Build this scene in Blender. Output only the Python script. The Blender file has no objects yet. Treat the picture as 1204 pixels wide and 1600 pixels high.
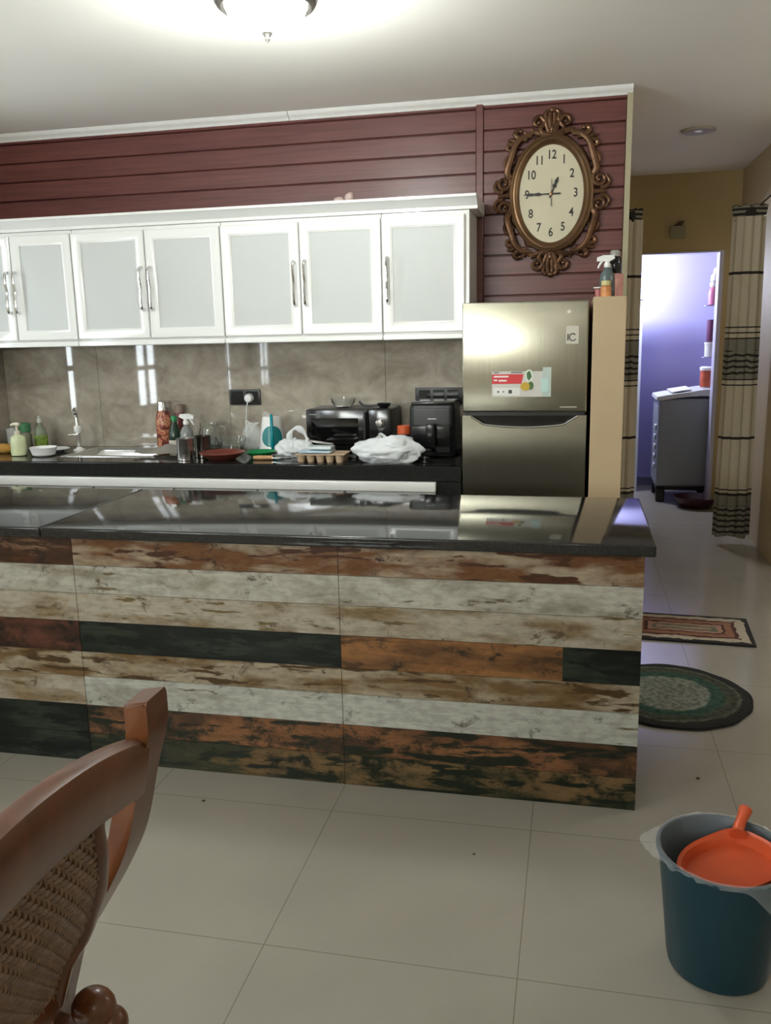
import bpy, bmesh, math, random
from mathutils import Vector, Matrix, noise
random.seed(7)
PI = math.pi
S = bpy.context.scene
C = S.collection

# ------------------------------------------------------------------ camera, world, exposure
cam = bpy.data.cameras.new('camera'); co = bpy.data.objects.new('camera', cam); C.objects.link(co)
YAW, PITCH, ROLL, CH, FPX = 0.2181, 0.2041, 0.022, 1.4254, 1349.76
cy, sy, cp, sp = math.cos(YAW), math.sin(YAW), math.cos(PITCH), math.sin(PITCH)
fw = Vector((-sy*cp, cy*cp, -sp)); rt = Vector((cy, sy, 0)); dn = fw.cross(rt)
r2 = math.cos(ROLL)*rt + math.sin(ROLL)*dn
d2 = -math.sin(ROLL)*rt + math.cos(ROLL)*dn
M = Matrix((r2, -d2, -fw)).transposed().to_4x4(); M.translation = (0, 0, CH)
co.matrix_world = M
cam.sensor_fit = 'VERTICAL'; cam.sensor_height = 36; cam.lens = FPX/1600*36; cam.clip_start = .02
S.camera = co
w = bpy.data.worlds.new('world'); S.world = w; w.use_nodes = True
w.node_tree.nodes['Background'].inputs[0].default_value = (.75, .8, .9, 1)
w.node_tree.nodes['Background'].inputs[1].default_value = .3
S.view_settings.view_transform = 'Standard'; S.view_settings.look = 'None'
S.view_settings.gamma = 1; S.view_settings.use_curve_mapping = False
S.view_settings.exposure = -0.06
KITCHEN_W, LIVING_FILL_W, LAUNDRY_W = 32.0, 6.0, 66.0
RIGHT_FILL_W = 18.0
WINDOW_E, REAR_FILL_E, DOME_E = 18.0, 2.5, 8.0

def lamp_light(name, loc, watts, color, radius=.08, parent=None):
    l = bpy.data.lights.new(name, 'POINT'); l.energy = watts; l.color = color; l.shadow_soft_size = radius
    o = bpy.data.objects.new(name, l); C.objects.link(o); o.location = loc
    if parent: o.parent = parent
    return o

def fill_area(name, loc, aim, sx, sy, watts, color, spread=150):
    l = bpy.data.lights.new(name, 'AREA'); l.shape = 'RECTANGLE'; l.size = sx; l.size_y = sy; l.energy = watts; l.color = color; l.spread = math.radians(spread)
    o = bpy.data.objects.new(name, l); C.objects.link(o); o.location = loc
    o.rotation_euler = Vector(aim).to_track_quat('-Z', 'Y').to_euler(); return o
# added area fills at the added windows, tilted up to brighten the ceiling
fill_area('rear_fill', (-2.1, -3.93, 1.9), (.25, 1, .75), 2.1, .8, 165, (.96, 1, .96))
fill_area('left_fill', (-3.27, -.9, 1.98), (1, .45, .7), 1.1, .5, 45, (.92, .98, 1))

# ------------------------------------------------------------------ materials
MATS = {}
def nodes(name):
    m = bpy.data.materials.new(name); m.use_nodes = True
    nt = m.node_tree; b = nt.nodes['Principled BSDF']
    return m, nt, b
def N(nt, t, **kw):
    n = nt.nodes.new(t)
    for k, v in kw.items(): setattr(n, k, v)
    return n
def mat(name, col, rough=.5, metal=0, spec=.5, trans=0, emit=None, es=0, var=0, vscale=30, bump=0, bscale=60, ior=1.45, coat=0, alpha=1, sheen=0):
    if name in MATS: return MATS[name]
    m, nt, b = nodes(name)
    I = b.inputs
    I['Base Color'].default_value = (*col, 1); I['Roughness'].default_value = rough; I['Metallic'].default_value = metal
    I['Specular IOR Level'].default_value = spec; I['Transmission Weight'].default_value = trans; I['IOR'].default_value = ior
    I['Coat Weight'].default_value = coat; I['Alpha'].default_value = alpha; I['Sheen Weight'].default_value = sheen
    if emit: I['Emission Color'].default_value = (*emit, 1); I['Emission Strength'].default_value = es
    tc = N(nt, 'ShaderNodeTexCoord')
    if var:
        n = N(nt, 'ShaderNodeTexNoise'); n.inputs['Scale'].default_value = vscale; n.inputs['Detail'].default_value = 6
        nt.links.new(tc.outputs['Object'], n.inputs['Vector'])
        r = N(nt, 'ShaderNodeValToRGB'); r.color_ramp.elements[0].position = .3; r.color_ramp.elements[1].position = .7
        r.color_ramp.elements[0].color = (*[max(0, c*(1-var)) for c in col], 1); r.color_ramp.elements[1].color = (*[min(1, c*(1+var)) for c in col], 1)
        nt.links.new(n.outputs['Fac'], r.inputs['Fac']); nt.links.new(r.outputs['Color'], I['Base Color'])
    if bump:
        n = N(nt, 'ShaderNodeTexNoise'); n.inputs['Scale'].default_value = bscale; n.inputs['Detail'].default_value = 4
        nt.links.new(tc.outputs['Object'], n.inputs['Vector'])
        bp = N(nt, 'ShaderNodeBump'); bp.inputs['Strength'].default_value = bump; bp.inputs['Distance'].default_value = .01
        nt.links.new(n.outputs['Fac'], bp.inputs['Height']); nt.links.new(bp.outputs['Normal'], I['Normal'])
    MATS[name] = m; return m
def mapped(nt, scale, loc=(0, 0, 0)):
    tc = N(nt, 'ShaderNodeTexCoord'); mp = N(nt, 'ShaderNodeMapping')
    mp.inputs['Scale'].default_value = scale; mp.inputs['Location'].default_value = loc
    nt.links.new(tc.outputs['Object'], mp.inputs['Vector']); return mp.outputs['Vector']
def noise_ramp(nt, vec, scale, detail, stops, dist=0, rough=.55):
    n = N(nt, 'ShaderNodeTexNoise'); n.inputs['Scale'].default_value = scale; n.inputs['Detail'].default_value = detail
    n.inputs['Distortion'].default_value = dist; n.inputs['Roughness'].default_value = rough
    nt.links.new(vec, n.inputs['Vector'])
    r = N(nt, 'ShaderNodeValToRGB'); e = r.color_ramp.elements
    while len(e) < len(stops): e.new(.5)
    for i, (p, c) in enumerate(stops): e[i].position = p; e[i].color = (*c, 1) if len(c) == 3 else c
    nt.links.new(n.outputs['Fac'], r.inputs['Fac']); return r.outputs['Color']
def mixc(nt, fac, a, b, mode='MIX'):
    m = N(nt, 'ShaderNodeMix', data_type='RGBA', blend_type=mode)
    for k, v in ((0, fac), (6, a), (7, b)):
        if hasattr(v, 'is_linked') or hasattr(v, 'links'): nt.links.new(v, m.inputs[k])
        else: m.inputs[k].default_value = v if k == 0 else (*v, 1)
    return m.outputs[2]
def wood(name, c1, c2, rough=.35, scale=(1, 12, 12), ns=3, loc=(0, 0, 0), coat=0):
    if name in MATS: return MATS[name]
    m, nt, b = nodes(name)
    v = mapped(nt, scale, loc)
    c = noise_ramp(nt, v, ns, 8, [(.3, c1), (.7, c2)], dist=.6)
    nt.links.new(c, b.inputs['Base Color']); b.inputs['Roughness'].default_value = rough; b.inputs['Coat Weight'].default_value = coat
    MATS[name] = m; return m
def plank(name, base, light, streak, dark, seed, cov=.5, knot=0.0, big=0.0, oval=(.07, .03, .012), ov=.62):
    """reclaimed wood print: fine grain, brown streaks, dark oval stains, blotches"""
    k = .62
    base, light, streak, dark, oval = [tuple(k*q for q in c) for c in (base, light, streak, dark, oval)]
    m, nt, b = nodes(name)
    blank = (0, 0, 0); one = (1, 1, 1)
    v1 = mapped(nt, (2, 1, 45), (seed, 0, seed*3)); v2 = mapped(nt, (3.0, 1, 12), (seed*1.7, 0, seed)); v3 = mapped(nt, (5, 1, 7), (seed*2.3, 0, seed*.6)); v5 = mapped(nt, (4.5, 1, 24), (seed*.9, 0, seed*1.9))
    c = noise_ramp(nt, v1, 3, 8, [(.25, base), (.75, light)])
    f2 = noise_ramp(nt, v2, 1.3, 6, [(.96-cov, blank), (1.12-cov, one)], dist=.3)
    c = mixc(nt, f2, c, streak)
    f5 = noise_ramp(nt, v5, 1.4, 4, [(ov, blank), (ov+.05, one)], dist=.2)
    c = mixc(nt, f5, c, oval)
    f3 = noise_ramp(nt, v3, 2.2, 8, [(.58-big, blank), (.66-big*.6, one)], dist=.3, rough=.75)
    c = mixc(nt, f3, c, dark)
    v4 = mapped(nt, (30, 1, 60), (seed, 0, 0))
    f4 = noise_ramp(nt, v4, 1, 4, [(.3, (.70, .70, .70)), (.6, one)])
    c = mixc(nt, 1.0, c, f4, 'MULTIPLY')
    nt.links.new(c, b.inputs['Base Color']); b.inputs['Roughness'].default_value = .4; b.inputs['Specular IOR Level'].default_value = .25
    return m

white_gloss = mat('white_lacquer', (.80, .80, .77), .18, coat=.3)
white_paint = mat('cornice_white', (.78, .78, .75), .45, var=.03)
ceil_m = mat('ceiling_paint', (.86, .83, .77), .6, spec=.3, var=.03, vscale=1.2, bump=.05, bscale=3)
panel_grey = mat('cabinet_panel_grey', (.56, .575, .56), .5, var=.015, vscale=2)
chrome = mat('chrome', (.8, .8, .8), .12, 1)
steel = mat('steel', (.62, .61, .58), .25, 1, bump=.02)
black_gloss = mat('black_gloss', (.008, .008, .008), .12)
black_plastic = mat('black_plastic', (.009, .009, .009), .35, bump=.02, bscale=300)
dark_grey = mat('dark_grey', (.05, .05, .052), .4)
beige = mat('beige_laminate', (.46, .345, .21), .45, var=.03, vscale=3)
hall_yellow = mat('hall_yellow', (.47, .36, .17), .6, var=.04, vscale=2)
wall_cream = mat('wall_cream', (.58, .52, .42), .6, var=.03, vscale=2)
purple = mat('purple_paint', (.34, .33, .56), .5, var=.03, vscale=2)
white_plastic = mat('white_plastic', (.75, .75, .73), .3)
glass = mat('clear_glass', (.95, .98, .97), .03, trans=1, ior=1.45)
clear_plastic = mat('clear_plastic', (.80, .83, .80), .15, alpha=.32, bump=.4, bscale=25)
bag_white = mat('bag_film', (.75, .77, .78), .35, trans=.15, ior=1.2, bump=.25, bscale=20)
teal = mat('teal_plastic', (.0, .25, .29), .25)
teal_dark = mat('teal_dark', (.01, .19, .19), .3)
green_pl = mat('green_plastic', (.01, .2, .06), .3)
white_cer = mat('white_ceramic', (.78, .78, .76), .15)
clay = mat('clay_red', (.16, .04, .028), .3, var=.1, vscale=8)
bronze = mat('bronze_frame', (.13, .066, .036), .33, .75, var=.5, vscale=14, bump=.15, bscale=40)
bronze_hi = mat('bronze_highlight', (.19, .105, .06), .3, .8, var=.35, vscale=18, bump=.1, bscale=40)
bronze_ring = mat('bronze_ring', (.15, .085, .042), .35, .7, var=.2, vscale=12)
dial_m = mat('dial_cream', (.56, .51, .37), .6, var=.04, vscale=6)
ink = mat('ink', (.02, .018, .015), .5)
pulp = mat('egg_pulp', (.50, .36, .24), .9, bump=.4, bscale=120, var=.08)

# granite
def granite():
    m, nt, b = nodes('black_granite')
    v = mapped(nt, (1, 1, 1))
    c = noise_ramp(nt, v, 160, 3, [(.45, (.016, .016, .015)), (.68, (.028, .028, .026)), (.78, (.10, .09, .08))])
    nt.links.new(c, b.inputs['Base Color']); b.inputs['Roughness'].default_value = .07
    b.inputs['Specular IOR Level'].default_value = .42
    return m
granite_m = granite()
def marble():
    m, nt, b = nodes('taupe_marble')
    v = mapped(nt, (1, 1, 1.6))
    a = noise_ramp(nt, v, 3.2, 9, [(.28, (.22, .19, .15)), (.5, (.38, .335, .27)), (.75, (.52, .465, .39))], dist=.8, rough=.62)
    v2 = mapped(nt, (1, 1, 1), (5, 0, 2))
    k = noise_ramp(nt, v2, 9, 6, [(.4, (.86, .86, .86)), (.6, (1, 1, 1))], dist=1.5)
    c = mixc(nt, 1.0, a, k, 'MULTIPLY')
    nt.links.new(c, b.inputs['Base Color']); b.inputs['Roughness'].default_value = .04; b.inputs['Specular IOR Level'].default_value = .6
    return m
marble_m = marble()
def red_wood():
    m, nt, b = nodes('red_wall_boards')
    v = mapped(nt, (1.2, 1, 30))
    c = noise_ramp(nt, v, 2.5, 7, [(.3, (.085, .022, .019)), (.7, (.15, .045, .038))], dist=.3)
    nt.links.new(c, b.inputs['Base Color']); b.inputs['Roughness'].default_value = .33
    return m
red_m = red_wood()
def floor_mat():
    m, nt, b = nodes('floor_tiles')
    tc = N(nt, 'ShaderNodeTexCoord'); sx = N(nt, 'ShaderNodeSeparateXYZ'); nt.links.new(tc.outputs['Object'], sx.inputs[0])
    outs = []
    for ax, off in ((0, .70+6), (1, -1.703+6)):
        a = N(nt, 'ShaderNodeMath', operation='ADD'); a.inputs[1].default_value = off; nt.links.new(sx.outputs[ax], a.inputs[0])
        d = N(nt, 'ShaderNodeMath', operation='DIVIDE'); d.inputs[1].default_value = .6; nt.links.new(a.outputs[0], d.inputs[0])
        f = N(nt, 'ShaderNodeMath', operation='FRACT'); nt.links.new(d.outputs[0], f.inputs[0])
        l = N(nt, 'ShaderNodeMath', operation='LESS_THAN'); l.inputs[1].default_value = .0045; nt.links.new(f.outputs[0], l.inputs[0])
        outs.append(l.outputs[0])
    mx = N(nt, 'ShaderNodeMath', operation='MAXIMUM'); nt.links.new(outs[0], mx.inputs[0]); nt.links.new(outs[1], mx.inputs[1])
    v = mapped(nt, (1, 1, 1))
    c = noise_ramp(nt, v, 2.0, 5, [(.3, (.285, .262, .222)), (.7, (.32, .295, .25))], dist=.5)
    c = mixc(nt, mx.outputs[0], c, (.19, .165, .13))
    nt.links.new(c, b.inputs['Base Color']); b.inputs['Roughness'].default_value = .16; b.inputs['Specular IOR Level'].default_value = .45
    return m
floor_m = floor_mat()
def stainless():
    m, nt, b = nodes('brushed_stainless')
    v = mapped(nt, (260, 260, 2))
    c = noise_ramp(nt, v, 1, 3, [(.3, (.31, .30, .235)), (.7, (.36, .345, .275))])
    nt.links.new(c, b.inputs['Base Color']); b.inputs['Metallic'].default_value = 1; b.inputs['Roughness'].default_value = .24
    b.inputs['Anisotropic'].default_value = .6
    tg = N(nt, 'ShaderNodeTangent', direction_type='RADIAL', axis='Z'); nt.links.new(tg.outputs[0], b.inputs['Tangent'])
    return m
stainless_m = stainless()

# ------------------------------------------------------------------ mesh helpers
def add_box(bm, x0, x1, y0, y1, z0, z1, mi=0, bev=0, seg=2):
    vs = [bm.verts.new(p) for p in ((x0,y0,z0),(x1,y0,z0),(x1,y1,z0),(x0,y1,z0),(x0,y0,z1),(x1,y0,z1),(x1,y1,z1),(x0,y1,z1))]
    fs = [bm.faces.new([vs[i] for i in q]) for q in ((0,3,2,1),(4,5,6,7),(0,1,5,4),(1,2,6,5),(2,3,7,6),(3,0,4,7))]
    for f in fs: f.material_index = mi
    if bev:
        es = list({e for f in fs for e in f.edges})
        r = bmesh.ops.bevel(bm, geom=es, offset=bev, segments=seg, profile=.6, affect='EDGES', clamp_overlap=True)
        for f in r['faces']: f.material_index = mi
    return vs
def bx(x0, x1, y0, y1, z0, z1, bev=0, seg=2):
    bm = bmesh.new(); add_box(bm, x0, x1, y0, y1, z0, z1, 0, bev, seg); return bm
def add_lathe(bm, prof, c=(0,0,0), seg=32, sx=1, sy=1, cap=True, mi=0, axis='Z', wob=None):
    rings = []
    for j, (r, z) in enumerate(prof):
        ring = []
        for i in range(seg):
            a = 2*PI*i/seg; rr = r
            if wob: rr = r*wob(a, z)
            p = (rr*math.cos(a)*sx, rr*math.sin(a)*sy, z)
            if axis == 'Y': p = (p[0], p[2], p[1])
            if axis == 'X': p = (p[2], p[0], p[1])
            ring.append(bm.verts.new((c[0]+p[0], c[1]+p[1], c[2]+p[2])))
        rings.append(ring)
    for a, b in zip(rings, rings[1:]):
        for i in range(seg):
            f = bm.faces.new((a[i], a[(i+1)%seg], b[(i+1)%seg], b[i])); f.material_index = mi
    if cap:
        for r, flip in ((rings[0], True), (rings[-1], False)):
            f = bm.faces.new(r[::-1] if flip else r); f.material_index = mi
    return bm
def lathe(prof, c=(0,0,0), **k): return add_lathe(bmesh.new(), prof, c, **k)
def add_tube(bm, pts, r, seg=10, mi=0, closed=False, flat=1.0):
    pts = [Vector(p) for p in pts]; n = len(pts)
    rad = r if isinstance(r, (list, tuple)) else [r]*n
    rings = []; up = None
    for i, p in enumerate(pts):
        if closed: t = pts[(i+1)%n]-pts[i-1]
        else: t = pts[min(i+1, n-1)]-pts[max(i-1, 0)]
        if t.length < 1e-9: t = Vector((0,0,1))
        t.normalize()
        if up is None:
            up = Vector((0,1,0)) if abs(t.y) < .9 else Vector((1,0,0))
        u = (up - t*up.dot(t)).normalized(); up = u; v = t.cross(u)
        rings.append([bm.verts.new(p + (u*math.cos(2*PI*k/seg)*flat + v*math.sin(2*PI*k/seg))*rad[i]) for k in range(seg)])
    m = n if closed else n-1
    for i in range(m):
        a, b = rings[i], rings[(i+1)%n]
        for k in range(seg):
            f = bm.faces.new((a[k], a[(k+1)%seg], b[(k+1)%seg], b[k])); f.material_index = mi
    if not closed:
        bm.faces.new(rings[0][::-1]).material_index = mi; bm.faces.new(rings[-1]).material_index = mi
    return bm
def tube(pts, r, **k): return add_tube(bmesh.new(), pts, r, **k)
def spline(pts, n=8):
    P = [Vector(p) for p in pts]; out = []
    for i in range(len(P)-1):
        a, b, c, d = P[max(i-1,0)], P[i], P[i+1], P[min(i+2, len(P)-1)]
        for k in range(n):
            t = k/n
            out.append(.5*((2*b)+(c-a)*t+(2*a-5*b+4*c-d)*t*t+(3*b-a-3*c+d)*t**3))
    out.append(P[-1]); return out
def add_prism(bm, poly, y0, y1, mi=0, plane='XZ', bev=0):
    """polygon in plane, extruded along the third axis"""
    def P(a, b, h): return {'XZ': (a, h, b), 'XY': (a, b, h), 'YZ': (h, a, b)}[plane]
    A = [bm.verts.new(P(a, b, y0)) for a, b in poly]; B = [bm.verts.new(P(a, b, y1)) for a, b in poly]
    fs = [bm.faces.new(A), bm.faces.new(B[::-1])]
    n = len(poly)
    for i in range(n): fs.append(bm.faces.new((A[i], B[i], B[(i+1)%n], A[(i+1)%n])))
    for f in fs: f.material_index = mi
    if bev:
        r = bmesh.ops.bevel(bm, geom=list({e for f in fs[:2] for e in f.edges}), offset=bev, segments=2, affect='EDGES', clamp_overlap=True)
        for f in r['faces']: f.material_index = mi
    return bm
def prism(poly, y0, y1, **k): return add_prism(bmesh.new(), poly, y0, y1, **k)
def add_ball(bm, c, r, sx=1, sy=1, sz=1, u=16, v=10):
    m = Matrix.Translation(c) @ Matrix.Diagonal((sx, sy, sz, 1))
    bmesh.ops.create_uvsphere(bm, u_segments=u, v_segments=v, radius=r, matrix=m); return bm
def obj(name, bm, m, parent=None, loc=None, smooth=40, rot=None, label=None):
    me = bpy.data.meshes.new(name)
    bmesh.ops.recalc_face_normals(bm, faces=bm.faces[:])
    if smooth:
        for f in bm.faces: f.smooth = True
        for e in bm.edges:
            if len(e.link_faces) == 2 and e.calc_face_angle(0) > math.radians(smooth): e.smooth = False
    bm.to_mesh(me); bm.free()
    for x in (m if isinstance(m, (list, tuple)) else [m]): me.materials.append(x)
    o = bpy.data.objects.new(name, me); C.objects.link(o)
    if parent: o.parent = parent
    if loc is not None: o.location = loc
    if rot: o.rotation_euler = rot
    if label: o['label'] = label
    return o
def thing(name, label, cat, loc=(0,0,0), rotz=0, group=None):
    o = bpy.data.objects.new(name, None); C.objects.link(o); o.empty_display_size = .05
    o.location = loc; o.rotation_euler = (0, 0, rotz); o['label'] = label; o['category'] = cat
    if group: o['group'] = group
    return o
def tag(o, label, cat, group=None, kind=None):
    o['label'] = label; o['category'] = cat
    if group: o['group'] = group
    if kind: o['kind'] = kind
    return o
def struct(name, bm, m, label, cat, parent=None, smooth=40):
    o = obj(name, bm, m, parent, smooth=smooth)
    if not parent: o['kind'] = 'structure'; o['label'] = label; o['category'] = cat
    return o
def text_mesh(txt, size, depth=.0008, sx=1):
    cu = bpy.data.curves.new('t', 'FONT'); cu.body = txt; cu.size = size; cu.extrude = depth; cu.align_x = 'CENTER'; cu.align_y = 'CENTER'; cu.offset = size*.018
    o = bpy.data.objects.new('t', cu); C.objects.link(o)
    dg = bpy.context.evaluated_depsgraph_get(); me = bpy.data.meshes.new_from_object(o.evaluated_get(dg))
    bm = bmesh.new(); bm.from_mesh(me)
    bpy.data.objects.remove(o); bpy.data.curves.remove(cu); bpy.data.meshes.remove(me)
    # stand upright facing -Y
    for v in bm.verts: v.co = Vector((v.co.x*sx, -v.co.z, v.co.y))
    return bm
def merge(dst, src, off=(0,0,0)):
    mp = {}
    for v in src.verts: mp[v] = dst.verts.new(v.co+Vector(off))
    for f in src.faces:
        try: dst.faces.new([mp[v] for v in f.verts])
        except ValueError: pass
    src.free()

# ================================================================== THE SETTING
CEIL = 2.555; WY = 4.60
struct('floor', bx(-3.45, 3.2, -4.1, 8.35, -.05, 0), floor_m, 'beige glossy square floor tiles', 'floor')
struct('ceiling', bx(-3.45, 3.2, -4.1, 8.35, CEIL, CEIL+.05), ceil_m, 'off white ceiling over kitchen and hall', 'ceiling')
# back wall of boards
bm = bmesh.new()
add_box(bm, -3.32, .21, 4.612, 4.76, 0, CEIL, 0)
for k in range(14, 26):
    z0, z1 = k*.1+.002, min(k*.1+.098, 2.53)
    add_box(bm, -3.32, -.512, 4.594, 4.614, z0, z1, 0, .004, 1)
    add_box(bm, -.478, .21, 4.594, 4.614, z0, z1, 0, .004, 1)
add_box(bm, -.514, -.476, 4.585, 4.614, 1.40, 2.53, 0, .004, 1)
struct('wall_back', bm, red_m, 'dark red wooden board wall above the cabinets', 'wall')
bm = bmesh.new()
for a, b in ((-3.32, -2.701), (-2.699, -1.901), (-1.899, -1.001), (-.999, -.44)):
    add_box(bm, a, b, 4.585, 4.6, .80, 1.45, 0)
struct('wall_backsplash', bm, marble_m, 'glossy taupe marble backsplash under the white cabinets', 'backsplash')
struct('wall_hall_left', bx(.09, .212, 4.762, 7.2, 0, CEIL), hall_yellow, 'yellowish wall along the left of the hall', 'wall')
struct('trim_1', bx(.21, .236, 4.584, 4.76, 0, CEIL), mat('corner_cream', (.36, .32, .21), .6), 'thin cream corner strip at the end of the red wall', 'trim')
prof = [(4.60, 2.516), (4.588, 2.518), (4.582, 2.528), (4.568, 2.533), (4.558, 2.543), (4.55, 2.555), (4.60, 2.555)]
bm = bmesh.new(); add_prism(bm, prof, -3.32, -1.482, plane='YZ'); add_prism(bm, prof, -1.479, .235, plane='YZ')
for v in bm.verts: v.co.z -= .002
struct('trim_2', bm, white_paint, 'white cornice along the top of the red wall', 'cornice')
# left wall with narrow windows
wins = [(2.66, 2.98, 1.2, 2), (3.83, 3.93, 1.24, 1), (1.10, 1.19, 1.12, 1), (.02, .26, 1.08, 2), (-1.5, -.3, 1.95, 2)]  # last entry is an added window where the left fill light sits
WZ = {-1.5: (1.68, 2.30)}
bm = bmesh.new(); ys = sorted([(a, b) for a, b, _, _ in wins]); cur = -4.0
for a, b in ys: add_box(bm, -3.45, -3.32, cur, a, 0, CEIL); cur = b
add_box(bm, -3.45, -3.32, cur, 4.76, 0, CEIL)
for a, b in ys: q0, q1 = WZ.get(a, (.9, 2.05)); add_box(bm, -3.45, -3.32, a, b, 0, q0); add_box(bm, -3.45, -3.32, a, b, q1, CEIL)
struct('wall_left', bm, wall_cream, 'cream wall with narrow windows on the left', 'wall')
struct('wall_left_tiles', bx(-3.318, -3.305, 3.95, 4.584, .80, 1.41), marble_m, 'taupe marble on the side wall by the sink', 'wall')
pane_m = mat('daylight_pane', (.8, .85, .9), .1, emit=(.86, .95, 1.0), es=WINDOW_E)
pane_r = mat('fill_pane_rear', (.8, .85, .9), .1, emit=(.93, .97, 1.0), es=REAR_FILL_E)
def window(n, a, b, zm, cols, pm, axis='X', pos=-3.318, z0=.9, z1=2.05):
    bm = bmesh.new(); t = .012
    def B(u0, u1, q0, q1, w=.02):
        if axis == 'X': add_box(bm, pos-w, pos+w*.4, u0, u1, q0, q1)
        else: add_box(bm, u0, u1, pos-w, pos+w*.3, q0, q1)
    B(a, a+t, z0, z1); B(b-t, b, z0, z1); B(a+t, b-t, z0, z0+t); B(a+t, b-t, z1-t, z1); B(a+t, b-t, zm-.018, zm+.018)
    for k in range(1, cols): c = a+(b-a)*k/cols; B(c-.022, c+.022, z0+t, z1-t)
    f = struct('window_%d' % n, bm, mat('window_frame_dark', (.10, .10, .10), .4), ['two-pane narrow window on the left wall near the sink', 'slimmest window on the left wall beside the backsplash', 'single slim window on the left wall level with the dining chair', 'two-pane narrow window on the left wall beside the viewer', 'added high wide window on the left wall behind the viewer, for fill light', 'added high window across the rear wall, for fill light'][n-1], 'window')
    bm = bmesh.new()
    if axis == 'X': add_box(bm, pos-.014, pos-.004, a, b, z0, z1)
    else: add_box(bm, a, b, pos-.035, pos-.022, z0, z1)
    obj('pane', bm, pm, f)
for i, (a, b, zm, c) in enumerate(wins): q0, q1 = WZ.get(a, (.9, 2.05)); window(i+1, a, b, zm, c, pane_m, z0=q0, z1=q1)
window(6, -3.2, -1.05, 1.95, 3, pane_r, axis='Y', pos=-4.0, z0=1.45, z1=2.35)  # added rear window out of view, its pane glows to fill the room
bm = bmesh.new(); add_box(bm, -3.45, -3.2, -4.1, -4.0, 0, CEIL); add_box(bm, -1.05, 3.2, -4.1, -4.0, 0, CEIL); add_box(bm, -3.2, -1.05, -4.1, -4.0, 0, 1.45); add_box(bm, -3.2, -1.05, -4.1, -4.0, 2.35, CEIL)
struct('wall_rear', bm, wall_cream, 'cream wall behind the dining area', 'wall')
struct('wall_right', bx(2.9, 3.0, -4.0, 5.9, 0, CEIL), wall_cream, 'cream wall on the right of the dining area', 'wall')
struct('wall_right_return', bx(1.30, 2.9, 5.75, 5.9, 0, CEIL), wall_cream, 'cream wall turning towards the hall', 'wall')
struct('wall_hall_right', bx(1.18, 1.30, 5.4, 7.2, 0, CEIL), mat('hall_tan', (.50, .40, .25), .6, var=.04, vscale=2), 'tan wall along the right of the hall', 'wall')
bm = bmesh.new(); DX0, DX1, DZ = .36, 1.075, 1.985
add_box(bm, .212, DX0, 7.2, 7.32, 0, CEIL); add_box(bm, DX1, 1.30, 7.2, 7.32, 0, CEIL); add_box(bm, DX0, DX1, 7.2, 7.32, DZ, CEIL)
struct('wall_hall_end', bm, hall_yellow, 'mustard wall above the laundry doorway', 'wall')
bm = bmesh.new(); jm = mat('door_jamb', (.50, .50, .62), .3)
add_box(bm, DX0, DX0+.02, 7.19, 7.33, 0, DZ); add_box(bm, DX1-.03, DX1, 7.19, 7.33, 0, DZ); add_box(bm, DX0+.02, DX1-.03, 7.19, 7.33, DZ-.012, DZ)
struct('door_1', bm, jm, 'pale frame of the laundry doorway', 'door frame')
struct('wall_laundry_back', bx(-.1, 1.5, 8.2, 8.3, 0, CEIL), purple, 'purple laundry room back wall', 'wall')
struct('wall_laundry_left', bx(-.1, 0, 7.32, 8.2, 0, CEIL), purple, 'purple laundry room side wall', 'wall')
struct('wall_laundry_right', bx(1.25, 1.35, 7.32, 8.2, 0, CEIL), purple, 'purple laundry room wall by the washer', 'wall')
struct('baseboard_laundry', bx(0, 1.25, 8.188, 8.2, 0, .075), mat('grey_base', (.16, .17, .22), .5), 'grey baseboard in the laundry room', 'baseboard')
bm = bmesh.new(); add_box(bm, .10, .545, 7.85, 7.88, 0, 1.66); add_box(bm, .10, .56, 7.84, 7.89, 1.66, 1.69, 0)
struct('door_2', bm, mat('door_white', (.6, .65, .72), .35), 'pale inner door panel in the laundry room', 'door')

# ================================================================== LIGHTS WITH FIXTURES
def dome_lamp(x, y, label, W, col):
    t = thing('ceiling_lamp', label, 'ceiling lamp', (x, y, CEIL-.001), 0, None)
    obj('rim', lathe([(.10, 0), (.158, 0), (.160, -.015), (.171, -.028), (.172, -.045), (.162, -.060), (.150, -.068), (.139, -.064), (.135, -.02), (.10, -.01)], seg=48), mat('rim_bronze', (.10, .09, .08), .35, .6), t)
    dm = mat('dome_glass', (.8, .85, .85), .3, emit=(.93, 1, .98), es=DOME_E)
    prof = [(.137, -.055)]+[(.134*math.cos(a), -.058-.085*math.sin(a)) for a in [k*PI/2/10 for k in range(0, 10)]]
    obj('glass_dome', lathe(prof, seg=48, wob=lambda a, z: 1+.008*math.cos(24*a)), dm, t)
    obj('finial', lathe([(.020, -.139), (.016, -.148), (.008, -.155), (.009, -.162), (.002, -.172)], seg=20), mat('rim_bronze', (.1, .09, .08)), t)
    lamp_light('bulb', (0, 0, -.36), W, col, .10, t)
    return t
dome_lamp(-1.03, 2.99, 'glowing ribbed glass dome ceiling lamp with dark rim above the island', KITCHEN_W, (.95, 1, .97))
dome_lamp(.5, -1.4, 'added glass dome ceiling lamp in the dining area behind the viewer, for fill light', LIVING_FILL_W, (1, .95, .86))  # added lamp out of view, soft fill for the dining side
t = thing('downlight', 'small round recessed downlight in the hall ceiling', 'downlight', (.67, 5.69, CEIL))
obj('ring', lathe([(.068, -.001), (.098, -.001), (.10, -.008), (.092, -.014), (.07, -.010)], seg=32), mat('downlight_ring', (.35, .32, .26), .4), t)
obj('lens', lathe([(.07, -.001), (.068, -.009), (.03, -.008), (.012, -.013), (.001, -.014)], seg=32), mat('downlight_lens', (.55, .53, .45), .2, emit=(1, .95, .8), es=.15), t)
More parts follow.
